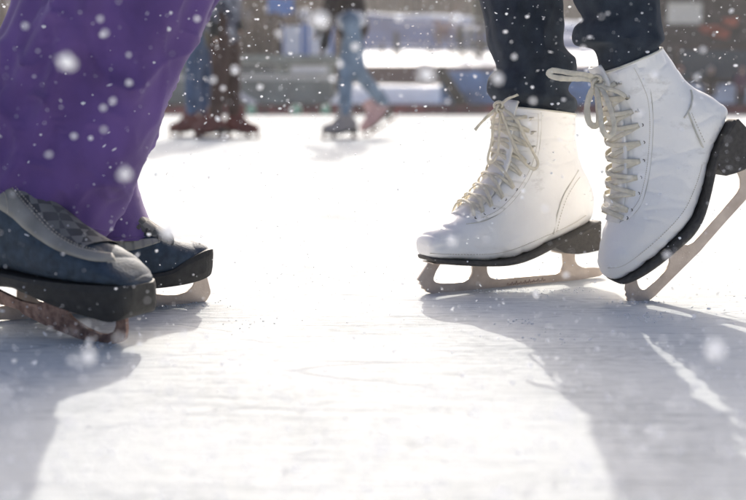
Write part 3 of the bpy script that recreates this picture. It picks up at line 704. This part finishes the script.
for rg in (near_leg, far_leg):
    r0 = rg[5]; c0 = sum(r0, Vector()) / len(r0); hem.append(tube([p + (p - c0).normalized() * .0006 - man.location for p in r0 + [r0[0]]], .0009, 5))
link('hem_seam', merge(hem), M['purple'], man)
J = dict(hip=(-.08, 0.02, .98), neck=(.10, .02, 1.42), head=(.17, .02, 1.56), side=(0, 1, 0), fwd=(1, 0, 0), knee_l=(.20, .09, .56), knee_r=(.20, -.03, .56),
         ank_l=(.07, .04, .26), ank_r=(.02, -.03, .26), elb_l=(.05, .28, 1.12), elb_r=(.05, -.24, 1.12), wri_l=(.24, .22, 1.02), wri_r=(.24, -.2, 1.02))
M['coat2'] = mat('violet_jacket', (.09, .05, .2), .7, var=.15)
body_parts(man, J, dict(skin=M['skin'], jacket=M['coat2'], glove=M['rubber']), no_trousers=True, hat=M['navy'], seed=4)

# ================================================================== skaters farther away
canon = Plane(0, 0, 0, Vector((0, 0, 0)))
def loc_rings(b):        # canonical figure skate in its own local metres, ankle at x=0, toe towards -x
    return [tuple(r) for r in b.key]
ax0 = plA.uv(545, 200)[0]
cr_ = [(r[0] - ax0, r[1], r[2] - ax0, r[3], r[4], r[5]) for r in bA.key]
cr_ = [(r[0], r[1] + (.024 if i < 6 else .012 if i < 9 else 0), r[2], r[3], r[4], r[5]) for i, r in enumerate(cr_)]
class LowBoot(Boot):
    NS, NP = 3, 20
def far_skate(root, toe_dir, ankle, m_up, m_bl, pitch=0.0):
    """toe_dir: degrees of the toe direction; ankle: root-relative ground point below the ankle"""
    b = LowBoot(canon, cr_, px=False)
    o = link('skate_boot', b.mesh(0), m_up, root); o.location = ankle; o.rotation_euler = (0, pitch, R(toe_dir + 180))
    sh = lambda L_: [(plA.uv(x, y)[0] - ax0, plA.uv(x, y)[1]) for x, y in L_]
    S = [(424, 255.5, 424.5, 258.5, .020), (450, 257.5, 450, 262.3, .042), (503, 256, 505, 260.5, .043), (545, 240, 548, 244, .032), (589, 219, 590, 223, .031)]
    S = [(*sh([(a, b_)])[0], *sh([(c, d)])[0], w_) for a, b_, c, d, w_ in S]
    link('sole', sole_mesh(canon, S, px=False), M['sole'], o)
    link('heel', extrude_poly(sh([(543, 243), (574, 229), (590, 222), (589, 248), (566, 252), (546, 246.5)]), .031, 0), M['sole'], o, smooth=False)
    link('blade', extrude_poly(sh(bladeA), .003, 0), m_bl, o, smooth=False)
    return o
M['jeans'] = mat('faded_jeans', (.17, .23, .31), .85, var=.2, vscale=8)
M['dkjacket'] = mat('dark_brown_jacket', (.045, .035, .032), .8, var=.2, vscale=8)
M['olive'] = mat('olive_coat', (.15, .14, .10), .9, var=.2, vscale=8)
M['bluejeans'] = mat('blue_trousers', (.07, .11, .20), .85, var=.2, vscale=8)
M['brown'] = mat('brown_trousers', (.07, .045, .04), .85, var=.2, vscale=8)
M['maroonboot'] = mat('red_brown_boot', (.14, .045, .04), .5, var=.2, vscale=30)
M['pinkboot'] = mat('pinkish_boot', (.55, .36, .35), .5, var=.15, vscale=30)
M['greyboot'] = mat('grey_boot', (.32, .29, .28), .5, var=.2, vscale=30)
M['shirt'] = mat('pale_grey_shirt', (.55, .56, .60), .85, var=.1)

# gliding skater in jeans
Yg = ground(340, 139.5).y; pg = at(344, 139.5, Yg); pg.z = 0
gl = empty('person', pg, 'person in dark jacket and faded jeans gliding left with one skate trailing', 'person')
def rel(px, py, root, Y=None): p = at(px, py, Y or root.location.y) - root.location; return tuple(p)
J = dict(hip=rel(352, 22, gl), neck=rel(342, -33, gl), head=rel(336, -49, gl), side=(.1, 1, 0), fwd=(-1, 0, 0),
         knee_l=rel(346, 74, gl), ank_l=rel(345, 116, gl), knee_r=rel(358, 72, gl), ank_r=rel(383, 106, gl, Yg + .3),
         elb_l=rel(331, -5, gl, Yg + .2), wri_l=rel(322, 22, gl, Yg + .2), elb_r=rel(333, 3, gl, Yg - .25), wri_r=rel(326, 36, gl, Yg - .25))
body_parts(gl, J, dict(skin=M['skin'], jacket=M['dkjacket'], trousers=M['jeans'], glove=M['rubber']), scale=.9, seed=8, hat=M['brown'])
capsule_obj('shirt_hem', [(rel(351, 21, gl, Yg - .03), rel(351.5, 20, gl, Yg + .03), .142, .142)], M['shirt'], gl, .014, 4, .006, 2)
a_ = Vector(J['ank_l']); far_skate(gl, 180 + 10, (a_.x + .02, a_.y, 0), M['greyboot'], M['rust'])
a_ = Vector(J['ank_r']); far_skate(gl, 180 - 8, (a_.x + .03, a_.y, a_.z - .17), M['pinkboot'], M['rust'], R(-32))

# pair standing together on the left
Yp = ground(225, 139).y
p1 = at(225, 139, Yp); p1.z = 0
pa = empty('person', p1, 'person in blue and white plaid coat and brown trousers, standing on red-brown skates', 'person')
J = dict(hip=rel(224, 22, pa), neck=rel(222, -34, pa), head=rel(221, -50, pa), side=(.35, .93, 0), fwd=(.93, -.35, 0), knee_l=rel(232, 72, pa, Yp + .1), ank_l=rel(234, 114, pa, Yp + .1), knee_r=rel(220, 74, pa, Yp - .1), ank_r=rel(216, 116, pa, Yp - .1),
         elb_l=rel(236, -2, pa, Yp + .15), wri_l=rel(238, 20, pa, Yp), elb_r=rel(211, -2, pa, Yp - .2), wri_r=rel(213, 24, pa, Yp - .25))
body_parts(pa, J, dict(skin=M['skin'], jacket=M['plaid_coat'], trousers=M['brown'], glove=M['rubber']), scale=1.0, seed=11)
for k_, td in (('ank_l', 0), ('ank_r', 160)):
    a_ = Vector(J[k_]); far_skate(pa, td, (a_.x, a_.y, 0), M['maroonboot'], M['rust'])
Yq = Yp + .55; p2 = at(197, 139, Yq); p2.z = 0
pb = empty('person', p2, 'person in olive coat and blue trousers, half behind the purple leg', 'person')
J = dict(hip=rel(199, 26, pb), neck=rel(201, -28, pb), head=rel(203, -43, pb), side=(.2, 1, 0), fwd=(1, -.2, 0), knee_l=rel(205, 74, pb, Yq + .1), ank_l=rel(206, 113, pb, Yq + .1), knee_r=rel(193, 74, pb, Yq - .1), ank_r=rel(192, 114, pb, Yq - .1),
         elb_l=rel(212, 0, pb, Yq + .15), wri_l=rel(211, 22, pb, Yq), elb_r=rel(187, 0, pb, Yq - .2), wri_r=rel(189, 24, pb, Yq - .25))
body_parts(pb, J, dict(skin=M['skin'], jacket=M['olive'], trousers=M['bluejeans'], glove=M['rubber']), seed=15, hat=M['maroonboot'])
# skirt of the long olive coat
for k_, td in (('ank_l', 10), ('ank_r', 170)):
    a_ = Vector(J[k_]); far_skate(pb, td, (a_.x, a_.y, 0), M['maroonboot'], M['rust'])

# ================================================================== rink surroundings
M['red'] = mat('red_barrier', (.30, .045, .05), .6, var=.4, vscale=2.0, base2=(.07, .04, .045))
M['dark'] = mat('dark_wood', (.06, .05, .05), .8, var=.3, vscale=3)
M['green'] = mat('pale_green_plastic', (.26, .50, .36), .5)
M['wallgrey'] = mat('grey_green_boards', (.25, .27, .24), .8, var=.2, vscale=1.2)
M['pale'] = mat('pale_trim', (.62, .60, .54), .7, var=.1)
M['white'] = mat('white_board', (.78, .78, .80), .6, var=.04)
M['blue'] = mat('blue_paint', (.08, .20, .52), .5, var=.15)
M['ltblue'] = mat('light_blue_tarp', (.14, .24, .42), .7, var=.3, vscale=1.2)
M['brownwall'] = mat('brown_wall', (.20, .13, .11), .9, var=.2, vscale=1)
M['bark'] = mat('bark', (.10, .075, .06), .9, var=.3, vscale=6)
M['twig'] = mat('brown_twigs', (.20, .15, .12), .9, var=.3, vscale=3)
M['needle'] = mat('dark_needles', (.035, .05, .035), .8, var=.4, vscale=4)
M['orange'] = mat('orange_red_cloth', (.34, .09, .06), .7)
M['glass'] = mat('dark_glass', (.05, .07, .09), .15, .6)

def X(px, Y): return (px - CX) / F_PX * Y
def Z(py, Y): return at(CX, py, Y).z
# barrier
bar = empty('rink_barrier', (0, 36.4, 0), 'long low red and dark barrier along the far edge of the ice', 'barrier')
link('board', boxm(-40, 40, 0, .12, 0, .34), M['red'], bar, smooth=False)
link('cap_rail', boxm(-40, 40, -.03, .15, .34, .40), M['dark'], bar, smooth=False)
for i in range(36):
    link('post', boxm(-39 + i * 2.2, -38.9 + i * 2.2, -.05, -.002, 0, .338), M['dark'], bar, smooth=False)
# pale green rubber balls
def ball(r, sq=1.0, seg=14):
    bm = bmesh.new(); bmesh.ops.create_icosphere(bm, subdivisions=2, radius=r)
    for v in bm.verts: v.co.z *= sq
    return bm
where = {150: 'leftmost, beside the purple trouser leg', 213: 'between the feet of the plaid-coated skater', 252: 'just right of the plaid-coated skater', 297: 'midway between plaid coat and gliding skater', 326: 'just left of the gliding skater'}
gb = None
for px, wh in where.items():
    Y = 35.9
    if gb is None: gb = link('marker_ball', ball(.19, .95), M['green']); o = gb
    else: o = gb.copy(); col.objects.link(o)
    o.location = (X(px, Y), Y, .18); tag(o, 'pale green ball marker ' + wh, 'marker', 'green markers along the rink edge')
# grey boarded pavilion on the left
pav = empty('pavilion', (-6.5, 40, 0), 'long low grey-green pavilion with a pale strip under its roof line', 'building')
x0, x1 = -14 + 6.5, X(333, 40) + 6.5
link('wall', boxm(x0, x1, 0, 3, 0, 1.32), M['wallgrey'], pav, smooth=False)
link('roof', boxm(x0 - .2, x1 + .25, -.35, 3.2, 1.92, 2.25), M['wallgrey'], pav, smooth=False)
link('trim', boxm(x0 - .05, x1 + .05, -.08, 3.0, 1.325, 1.50), M['pale'], pav, smooth=False)
link('clerestory', boxm(x0, x1, .0, 3, 1.505, 1.915), M['wallgrey'], pav, smooth=False)
for i in range(5):
    a = x0 + 3.0 + i * 1.95; f_ = link('window', boxm(a, a + 1.5, -.04, -.005, 1.58, 1.86), M['pale'], pav, smooth=False)
    link('pane', boxm(a + .06, a + 1.44, -.045, -.041, 1.62, 1.82), M['glass'] if i % 2 else M['white'], f_, smooth=False)
for i in range(8):
    link('batten', boxm(x0 + .3 + i * 1.5, x0 + .4 + i * 1.5, -.035, -.003, 0, 1.32), M['wallgrey'], pav, smooth=False)
# slanting white handrail
def beam(name, a, b, r, m, label, cat, feet=True):
    a, b = Vector(a), Vector(b); c = Vector((a.x, a.y, min(a.z, b.z)))
    root = empty(name, c, label, cat); link('bar', tube([a - c, b - c], r, 4), m, root, smooth=False)
    if feet:
        link('foot_plate', boxm(b.x - c.x - r * 1.6, b.x - c.x + r * 1.6, -r * 1.5, r * 1.5, min(b.z, a.z) - c.z - .1, min(b.z, a.z) - c.z - .02), m, root, smooth=False)
    return root
Yr = 38.2
beam('handrail', (X(237, Yr), Yr, Z(92, Yr)), (X(264, Yr), Yr, Z(109, Yr)), .10, M['white'], 'white slanting handrail in front of the grey pavilion', 'handrail')
Yr = 36.9
beam('leaning_beam', (X(437, Yr), Yr, Z(68, Yr)), (X(466, Yr), Yr, Z(111, Yr)), .30, M['rubber'], 'dark beam leaning at a slant beside the blue tarpaulin', 'beam')
# blue tarpaulin over bank at right of the snow bank
Y = 37.0
def tarp(x, y): return 0
tv, tf = [], []
for i in range(31):
    for j in range(13):
        x = X(440, Y) + (X(640, Y) - X(440, Y)) * i / 30; t = j / 12
        z = .32 + t * 1.28; yy = Y + t * .9 + .08 * noise.noise(Vector((x * 1.4, t * 4, 5))) - .05 * math.sin(t * 18)
        tv.append((x, yy, z))
tf = [(i * 13 + j, (i + 1) * 13 + j, (i + 1) * 13 + j + 1, i * 13 + j + 1) for i in range(30) for j in range(12)]
tp = link('tarpaulin', (tv, tf), M['ltblue']); mo = tp.modifiers.new('s', 'SOLIDIFY'); mo.thickness = .03; realise(tp)
tag(tp, 'sheet of light blue tarpaulin over the bank right of the leaning beam', 'tarpaulin')
# dark retaining wall
rw = link('retaining_wall', boxm(X(335, 43.6), 30, 43.1, 43.5, 1.0, 1.98), M['brownwall'], smooth=False)
tag(rw, 'low brown retaining wall along the top of the snow bank', 'wall')
# long blue-grey slab sloping up the hill above a white base
M['blue_slope'] = mat('blue_grey_slope', (.035, .085, .24), .7, .1, var=.15, vscale=.8)
hl_ = empty('hill_slab', (X(460, 66), 66, 0), 'long low block with a broad blue-grey sloping top on the hillside', 'building')
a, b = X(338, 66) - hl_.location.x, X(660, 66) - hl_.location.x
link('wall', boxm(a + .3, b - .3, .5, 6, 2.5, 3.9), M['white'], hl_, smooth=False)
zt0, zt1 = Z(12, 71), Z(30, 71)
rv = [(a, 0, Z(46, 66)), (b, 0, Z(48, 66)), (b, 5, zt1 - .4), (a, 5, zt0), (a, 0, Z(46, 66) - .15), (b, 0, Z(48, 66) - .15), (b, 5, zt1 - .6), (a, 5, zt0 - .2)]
link('roof', (rv, [(0, 1, 2, 3), (7, 6, 5, 4), (0, 4, 5, 1), (1, 5, 6, 2), (2, 6, 7, 3), (3, 7, 4, 0)]), M['blue_slope'], hl_, smooth=False)
# white hoardings with blue posts above the pavilion
hd = empty('hoarding', (X(308, 46), 46, 0), 'white hoarding with blue posts above the pavilion roof', 'hoarding')
a, b = X(284, 46) - hd.location.x, X(334, 46) - hd.location.x
link('board', boxm(a, b, 0, .06, 1.9, Z(26, 46)), M['white'], hd, smooth=False)
for px in (284, 304, 309, 333):
    q = X(px, 46) - hd.location.x; link('post', boxm(q - .07, q + .07, -.09, -.005, 0, Z(24, 46)), M['blue'], hd, smooth=False)
# blue banner on slanting pole
bn = empty('banner', (X(283, 44.5), 44.5, 0), 'small blue banner on a pole above the white hoarding', 'banner')
link('pole', tube([(0, 0, 0), (0, 0, Z(-4, 44.5))], .05, 8), M['dark'], bn)
cv = [( -.55 + 1.1 * i / 12, -.08 + .05 * math.sin(i * .9), Z(14, 44.5) + (Z(-2, 44.5) - Z(14, 44.5)) * j / 5 + .06 * math.sin(i * .6)) for i in range(13) for j in range(6)]
cf = [(i * 6 + j, (i + 1) * 6 + j, (i + 1) * 6 + j + 1, i * 6 + j + 1) for i in range(12) for j in range(5)]
q = link('cloth', (cv, cf), M['blue'], bn); mo = q.modifiers.new('s', 'SOLIDIFY'); mo.thickness = .02; realise(q)
# dark kiosk on the right with its signs
Yk = 39.0
kk = empty('kiosk', (X(715, Yk), Yk, 0), 'dark timber kiosk with a pale sign board behind the lifted skate', 'kiosk')
a, b = X(641, Yk) - kk.location.x, X(830, Yk) - kk.location.x
link('wall', boxm(a, b, 0, 3.2, 0, 4.6), M['dark'], kk, smooth=False)
link('roof', boxm(a - .3, b + .3, -.5, 3.6, 4.6, 4.9), M['brown'], kk, smooth=False)
link('counter', boxm(a + 1.0, b - 1.5, -.42, -.004, 1.0, 1.1), M['brown'], kk, smooth=False)
q = link('window', boxm(a + 1.2, a + 4.3, -.05, -.005, 1.2, 2.5), M['brown'], kk, smooth=False); link('pane', boxm(a + 1.3, a + 4.2, -.06, -.052, 1.3, 2.4), M['glass'], q, smooth=False)
zz = Z(24, Yk); link('sign_board', boxm(a + .75, X(694, Yk) - kk.location.x, -.08, -.004, zz, Z(3, Yk)), M['pale'], kk, smooth=False)
for (sx, sy, w_) in ((703, 30, .45), (712, 34, .4), (722, 22, .3)):
    q = X(sx, Yk) - kk.location.x; z_ = Z(sy, Yk); link('pennant', extrude_poly([(q - w_, z_ + .12), (q + w_, z_ + .16), (q + w_ * .8, z_ - .18), (q - w_ * .6, z_ - .1)], .02, 0), M['orange'], kk, smooth=False, loc=(0, -.06, 0))
M['mauve'] = mat('mauve_coat', (.16, .07, .11), .85, var=.2); M['teal'] = mat('slate_coat', (.05, .075, .09), .85, var=.2)
specs = [(676, 37.6, 'slate', M['teal'], M['orange'], 'person in slate coat and orange hat watching from in front of the kiosk'),
         (706, 37.9, 'brown', M['dkjacket'], M['pale'], 'person in brown coat and pale hat watching from in front of the kiosk'),
         (737, 37.5, 'mauve', M['mauve'], M['mauve'], 'person in mauve coat and hat at the right end of the barrier')]
for i, (px, Y, nm, mj, mh, lab) in enumerate(specs):
    rt = empty('person', (X(px, Y), Y, 0), lab, 'person', 'spectators by the kiosk')
    J = dict(hip=(0, 0, .93), neck=(0, 0, 1.44), head=(0, -.02, 1.58), side=(1, 0, 0), fwd=(0, -1, 0), knee_l=(.1, 0, .5), knee_r=(-.1, 0, .5), ank_l=(.11, 0, .1), ank_r=(-.11, 0, .1),
             elb_l=(.26, .02, 1.14), elb_r=(-.26, .02, 1.14), wri_l=(.2, -.18, 1.0), wri_r=(-.2, -.18, 1.0))
    body_parts(rt, J, dict(skin=M['skin'], jacket=mj, trousers=M['brown'], glove=None), seed=i * 5, hat=mh, voxel=.02)
    for s_ in (-.11, .11): capsule_obj('shoe', [((s_, .03, .06), (s_, -.16, .045), .055, .045)], M['rubber'], rt, .014, 2)

# ---- trees
def bare_tree(x, y, z, h, seed, label, group='bare trees beyond the rink', lean=0, dens=1.0, mtw=None, name='bare_tree'):
    rnd = random.Random(seed); root = empty(name, (x, y, z), label, 'tree', group)
    tk = []; tw = []
    def br(p, d, L_, r, dep):
        pts = [p]; q = p.copy(); dd = d.copy()
        for k in range(3):
            dd = (dd + Vector((rnd.uniform(-.22, .22), rnd.uniform(-.22, .22), rnd.uniform(-.05, .15)))).normalized(); q = q + dd * L_ / 3; pts.append(q.copy())
        (tk if dep < 2 else tw).append(tube(pts, r, 5 if dep < 2 else 3, r * .5))
        if dep >= 4: return
        for k in range(int((5, 5, 5, 4)[dep] * dens)):
            t = rnd.uniform(.3, 1); a = pts[min(2, int(t * 3))].lerp(pts[min(3, int(t * 3) + 1)], t * 3 % 1)
            nd = (dd + Vector((rnd.uniform(-1, 1), rnd.uniform(-1, 1), rnd.uniform(-.15, .8))) * .9).normalized()
            br(a, nd, L_ * rnd.uniform(.5, .68), r * .45, dep + 1)
    br(Vector((0, 0, -.2)), Vector((lean, 0, 1)).normalized(), h * .5, h * .022, 0)
    link('trunk', merge(tk), M['bark'], root); link('crown', merge(tw), mtw or M['twig'], root)
    return root
def conifer(x, y, z, h, wd, seed, label, group='evergreens on the snowy slope', name='conifer'):
    rnd = random.Random(seed); root = empty(name, (x, y, z), label, 'tree', group)
    link('trunk', tube([(0, 0, -.1), (0, 0, h * .9)], h * .03, 6, h * .006), M['bark'], root)
    v, f = [], []
    for i in range(int(420)):
        t = rnd.random() ** .8; zz = h * (.08 + .9 * t); rr = wd * (1 - t) ** .8 * rnd.uniform(.4, 1.05) * (.75 + .25 * math.sin(t * 40)); a = rnd.uniform(0, 6.28)
        c = Vector((math.cos(a), math.sin(a), 0)); p = c * rr + Vector((0, 0, zz - rr * .25)); s = h * rnd.uniform(.03, .07)
        n_ = len(v); side = Vector((-c.y, c.x, 0)) * s * .5
        v += [tuple(p - c * s * .6 + Vector((0, 0, s * .3))), tuple(p + side), tuple(p + c * s * 1.2 - Vector((0, 0, s * .6))), tuple(p - side)]; f.append((n_, n_ + 1, n_ + 2, n_ + 3))
    link('crown', (v, f), M['needle'], root, smooth=False)
    return root
def gz(x, y): return terr(x, y) - .05
T = [(382, 54, 66, .95, .30, 'small dark conifer on the snow just right of the gliding skater'), (396, 55, 66, 1.5, .42, 'slim dark conifer second to the right of the gliding skater'),
     (429, 58, 64, .7, .5, 'low round dark conifer left of the brown shrub'), (459, 56, 63, 1.9, .75, 'stout dark conifer under the brown shrub'), (478, 57, 62, 4.4, 1.5, 'tall dark conifer beside the dark legging')]
for i, (px, yy, Y, h, wd, lab) in enumerate(T):
    Y = 53.5 if i < 4 else 56; x = X(px, Y); conifer(x, Y, gz(x, Y), h, wd, 30 + i, lab)
def shrub(px, Y, h, seed, lab, m): x = X(px, Y); return bare_tree(x, Y, gz(x, Y), h, seed, lab, 'brown shrubs on the slope', mtw=m, name='shrub', dens=1.2)
M['rtwig'] = mat('red_brown_twigs', (.24, .13, .10), .9, var=.3, vscale=3)
shrub(450, 57, 3.1, 3, 'reddish brown leafless shrub left of the tall dark conifer', M['rtwig'])
shrub(437, 58, 2.0, 5, 'smaller brown leafless shrub left of the reddish shrub', M['twig'])
labs = ['leftmost', 'second from left', 'third from left', 'fourth from left', 'fifth from left', 'sixth from left', 'seventh from left', 'eighth from left', 'ninth from left', 'rightmost']
for i, px in enumerate((352, 375, 398, 415, 436, 452, 472, 490, 560, 600)):
    Y = 82 + (i * 37 % 11); x = X(px, Y); bare_tree(x, Y, gz(x, Y), 7.5 + (i * 13 % 5), 50 + i, labs[i] + ' bare tree on the hill top behind the blue slope', dens=1.15)
labs2 = ['in the top left corner beside the purple trousers', 'left of the olive-coated skater', 'behind the plaid-coated skater', 'just right of the plaid coat', 'between the plaid coat and the blue banner', 'behind the blue banner', 'behind the white hoarding', 'between the white hoarding and the gliding skater']
for i, px in enumerate((10, 170, 215, 243, 258, 274, 296, 322)):
    Y = 47.5 + (i * 7 % 5); x = X(px, Y); bare_tree(x, Y, gz(x, Y), 6.5 + (i * 3 % 3), 80 + i, 'brown leafless tree ' + labs2[i], 'brown trees behind the pavilion', dens=1.25, mtw=M['twig'])
# brown thicket behind the pavilion
hv = []
rnd = random.Random(5)
for i in range(5200):
    x = rnd.uniform(X(-60, 50), X(345, 50)); h = rnd.uniform(.8, 4.6 if x < X(290, 50) else 3.0); y = 50 + rnd.uniform(0, 3)
    hv.append(tube([(x, y, 1.4), (x + rnd.uniform(-.5, .5), y + rnd.uniform(-.3, .3), 1.6 + h)], .035, 3, .01))
th = link('thicket', merge(hv), M['twig']); tag(th, 'brown leafless thicket behind the grey pavilion', 'thicket', kind='stuff')
# distant woods closing the view
hv = []
for i in range(9000):
    x = rnd.uniform(-70, 70); y = 100 + rnd.uniform(0, 25); h = rnd.uniform(4, 13)
    hv.append(tube([(x, y, 6.5), (x + rnd.uniform(-1, 1), y, 7 + h)], .12, 3, .03))
wd_ = link('woods', merge(hv), mat('pale_brown_wood', (.30, .25, .21), .9, var=.35, vscale=.6)); tag(wd_, 'pale brown leafless woods along the hill top', 'woods', kind='stuff')

# ================================================================== loose ice and falling snow
M['flake'] = mat('snowflake', (.93, .94, .96), .7, .3, var=.01, trans=.55)
def lump(r, seed, sub=1):
    bm = bmesh.new(); bmesh.ops.create_icosphere(bm, subdivisions=sub, radius=r); rnd = random.Random(seed)
    for v in bm.verts: v.co *= rnd.uniform(.72, 1.25)
    return bm
def lump_data(seed): 
    bm = lump(1, seed); v = [tuple(x.co) for x in bm.verts]; f = [tuple(y.index for y in x.verts) for x in bm.faces]; bm.free(); return v, f
LD = [lump_data(i) for i in range(5)]
rnd = random.Random(21); parts = []
spots = [(522, 322, 22, 3, 40), (555, 338, 40, 6, 50), (650, 318, 40, 6, 60), (255, 323, 30, 6, 30), (180, 305, 40, 4, 120), (520, 291, 70, 2.5, 160), (640, 302, 30, 2, 60), (95, 346, 30, 3, 110), (300, 300, 160, 50, 70), (360, 420, 190, 60, 40)]
for px, py, sx, sy, n_ in spots:
    for _ in range(n_):
        p = ground(px + rnd.gauss(0, sx * .5), py + rnd.gauss(0, sy * .5)); r = (.0004 + .0016 * rnd.random() ** 2.5) * (1 if sx < 100 else .7)
        v, f = LD[rnd.randrange(5)]; parts.append(([(p.x + a * r, p.y + b * r, r * .3 + c * r * .7) for a, b, c in v], f))
sh = link('ice_shavings', merge(parts), M['flake']); tag(sh, 'loose white ice shavings scattered round the blades', 'ice shavings', kind='stuff')

flk = [link('snowflake', lump(1, 100 + i, 2), M['flake']) for i in range(5)]
used = set()
def flake(px, py, D, size, lab, grp, sx=1.0, rot=0.0):
    i = rnd.randrange(5)
    if i not in used: o = flk[i]; used.add(i)
    else: o = flk[i].copy(); col.objects.link(o)
    d = ray(px, py); o.location = Vector((0, 0, CAMH)) + d * D
    o.scale = (size * sx, size, size); o.rotation_euler = (rnd.uniform(0, .5), rot, rnd.uniform(0, .5))
    tag(o, lab, 'snowflake', grp); return o
big = [(66, 62, .60, .0052, 'large white snowflake over the upper left of the purple trousers'), (320, 20, .60, .0056, 'large white snowflake beside the gloved hand of the gliding skater'), (426, 75, .58, .0050, 'large white snowflake in front of the brown retaining wall'),
       (88, 357, .58, .0054, 'large white snowflake in the shadow below the rusty blade'), (125, 174, .62, .0045, 'large white snowflake near the right edge of the lower purple trousers'), (168, 232, .62, .0050, 'large white snowflake at the toe of the rear dark skate'),
       (715, 349, .56, .0068, 'largest snowflake, in the shadow at the right edge'), (498, 79, .68, .0042, 'white snowflake on the bunched cuff of the left legging'), (655, 75, .80, .0034, 'white snowflake on the upper shaft of the tipped white boot'),
       (100, 19, .80, .0026, 'white snowflake near the top of the purple trousers'), (25, 26, .80, .0026, 'white snowflake in the top left of the purple trousers'), (105, 33, .75, .0026, 'faint snowflake below the one near the top of the purple trousers'),
       (129, 83, .85, .0028, 'oval white snowflake halfway down the purple trousers'), (103, 108, .82, .0027, 'white snowflake near the middle of the purple trousers'), (74, 136, .85, .0025, 'white snowflake above the purple hem'),
       (197, 19, .85, .0023, 'white snowflake at the top right edge of the purple trousers'), (235, 70, .78, .0036, 'white snowflake beside the plaid coat'), (213, 80, .78, .0028, 'white snowflake over the brown trousers of the plaid-coated skater'),
       (355, 47, .76, .0033, 'white snowflake over the thigh of the gliding skater'), (340, 64, .78, .0028, 'white snowflake over the knee of the gliding skater'), (332, 79, .80, .0026, 'white snowflake just left of the jeans knee'),
       (456, 18, .70, .0036, 'white snowflake over the blue slope'), (514, 57, .88, .0026, 'slanting snowflake on the left legging'), (640, 113, .85, .0030, 'white snowflake on the third hook of the tipped boot'),
       (583, 48, .9, .0022, 'white snowflake on the fold of the right legging'), (703, 50, .8, .0026, 'white snowflake in front of the kiosk'), (697, 77, .8, .0026, 'white snowflake just above the heel of the tipped boot'),
       (452, 242, .7, .0030, 'faint white snowflake on the toe of the flat boot'), (667, 255, .8, .0030, 'white snowflake on the stanchion of the tipped blade'), (566, 275, .85, .0024, 'white snowflake on the rear stanchion of the flat blade'),
       (694, 104, .9, .0022, 'white snowflake on the heel cup of the tipped boot'), (450, 238, .8, .0022, 'smaller snowflake beside the faint one on the flat boot toe')]
for px, py, D, s_, lab in big:
    flake(px, py, D, s_ * .78, lab, 'large falling snowflakes', rnd.uniform(.9, 1.25), rnd.uniform(-.8, .8))
small = []
for i in range(3600):
    # uniformly scattered through the air in front of the lens
    D = .75 + 3.2 * rnd.random() ** .9; px, py = rnd.uniform(-60, 806), rnd.uniform(-60, 560)
    if py > 330 and rnd.random() < .8: D = rnd.uniform(.42, .97) * ground(px, py).length
    p = Vector((0, 0, CAMH)) + ray(px, py) * D
    if p.z < .01: continue
    small.append((px, py, D, (.00045 + .0014 * rnd.random() ** 2.2) * (1.0 + .15 * D)))
vis = [q for q in small if 0 <= q[0] <= 746 and 0 <= q[1] <= 500]
vis.sort(key=lambda q: -q[3] / q[2]); top = vis[:265]; tops = set(id(q) for q in top)
for q in top: flake(*q, 'small white snowflake drifting in the air', 'small falling snowflakes', rnd.uniform(.9, 1.5), rnd.uniform(-.9, .9))
parts = []
for q in small:
    if id(q) in tops: continue
    p = Vector((0, 0, CAMH)) + ray(q[0], q[1]) * q[2]; v, f = LD[rnd.randrange(5)]; r = q[3]; k1 = rnd.uniform(.9, 1.7)
    parts.append(([(p.x + a * r * k1, p.y + b * r, p.z + c * r) for a, b, c in v], f))
for i in range(7000):
    D = rnd.uniform(.95, 2.6); px, py = rnd.uniform(-60, 806), rnd.uniform(-60, 560)
    if py > 260: D = rnd.uniform(.66, .97) * ground(px, py).length
    p = Vector((0, 0, CAMH)) + ray(px, py) * D
    if p.z < .005: continue
    v, f = LD[rnd.randrange(5)]; r = .00032 + .0007 * rnd.random() ** 2; k1 = rnd.uniform(.8, 1.3) if rnd.random() < .8 else rnd.uniform(2, 4); q_ = Matrix.Rotation(rnd.uniform(-1.2, 1.2), 3, 'Y')
    parts.append(([tuple(p + q_ @ Vector((a * r * k1, b * r, c * r))) for a, b, c in v], f))
fs = link('falling_snow', merge(parts), M['flake']); tag(fs, 'fine white snow falling through the air', 'falling snow', kind='stuff')

# ================================================================== cold hazy air
hz = link('haze', boxm(-60, 60, -4, 135, -1.1, 24), None, smooth=False); tag(hz, 'thin bright winter haze', 'haze', kind='stuff')
hm = bpy.data.materials.new('haze_air'); hm.use_nodes = True; n = hm.node_tree
for q in list(n.nodes):
    if q.type == 'BSDF_PRINCIPLED': n.nodes.remove(q)
pv = n.nodes.new('ShaderNodeVolumePrincipled'); pv.inputs['Color'].default_value = (.93, .93, .93, 1); pv.inputs['Density'].default_value = .0010; pv.inputs['Anisotropy'].default_value = .35
n.links.new(pv.outputs[0], n.nodes['Material Output'].inputs['Volume']); hz.data.materials.append(hm)
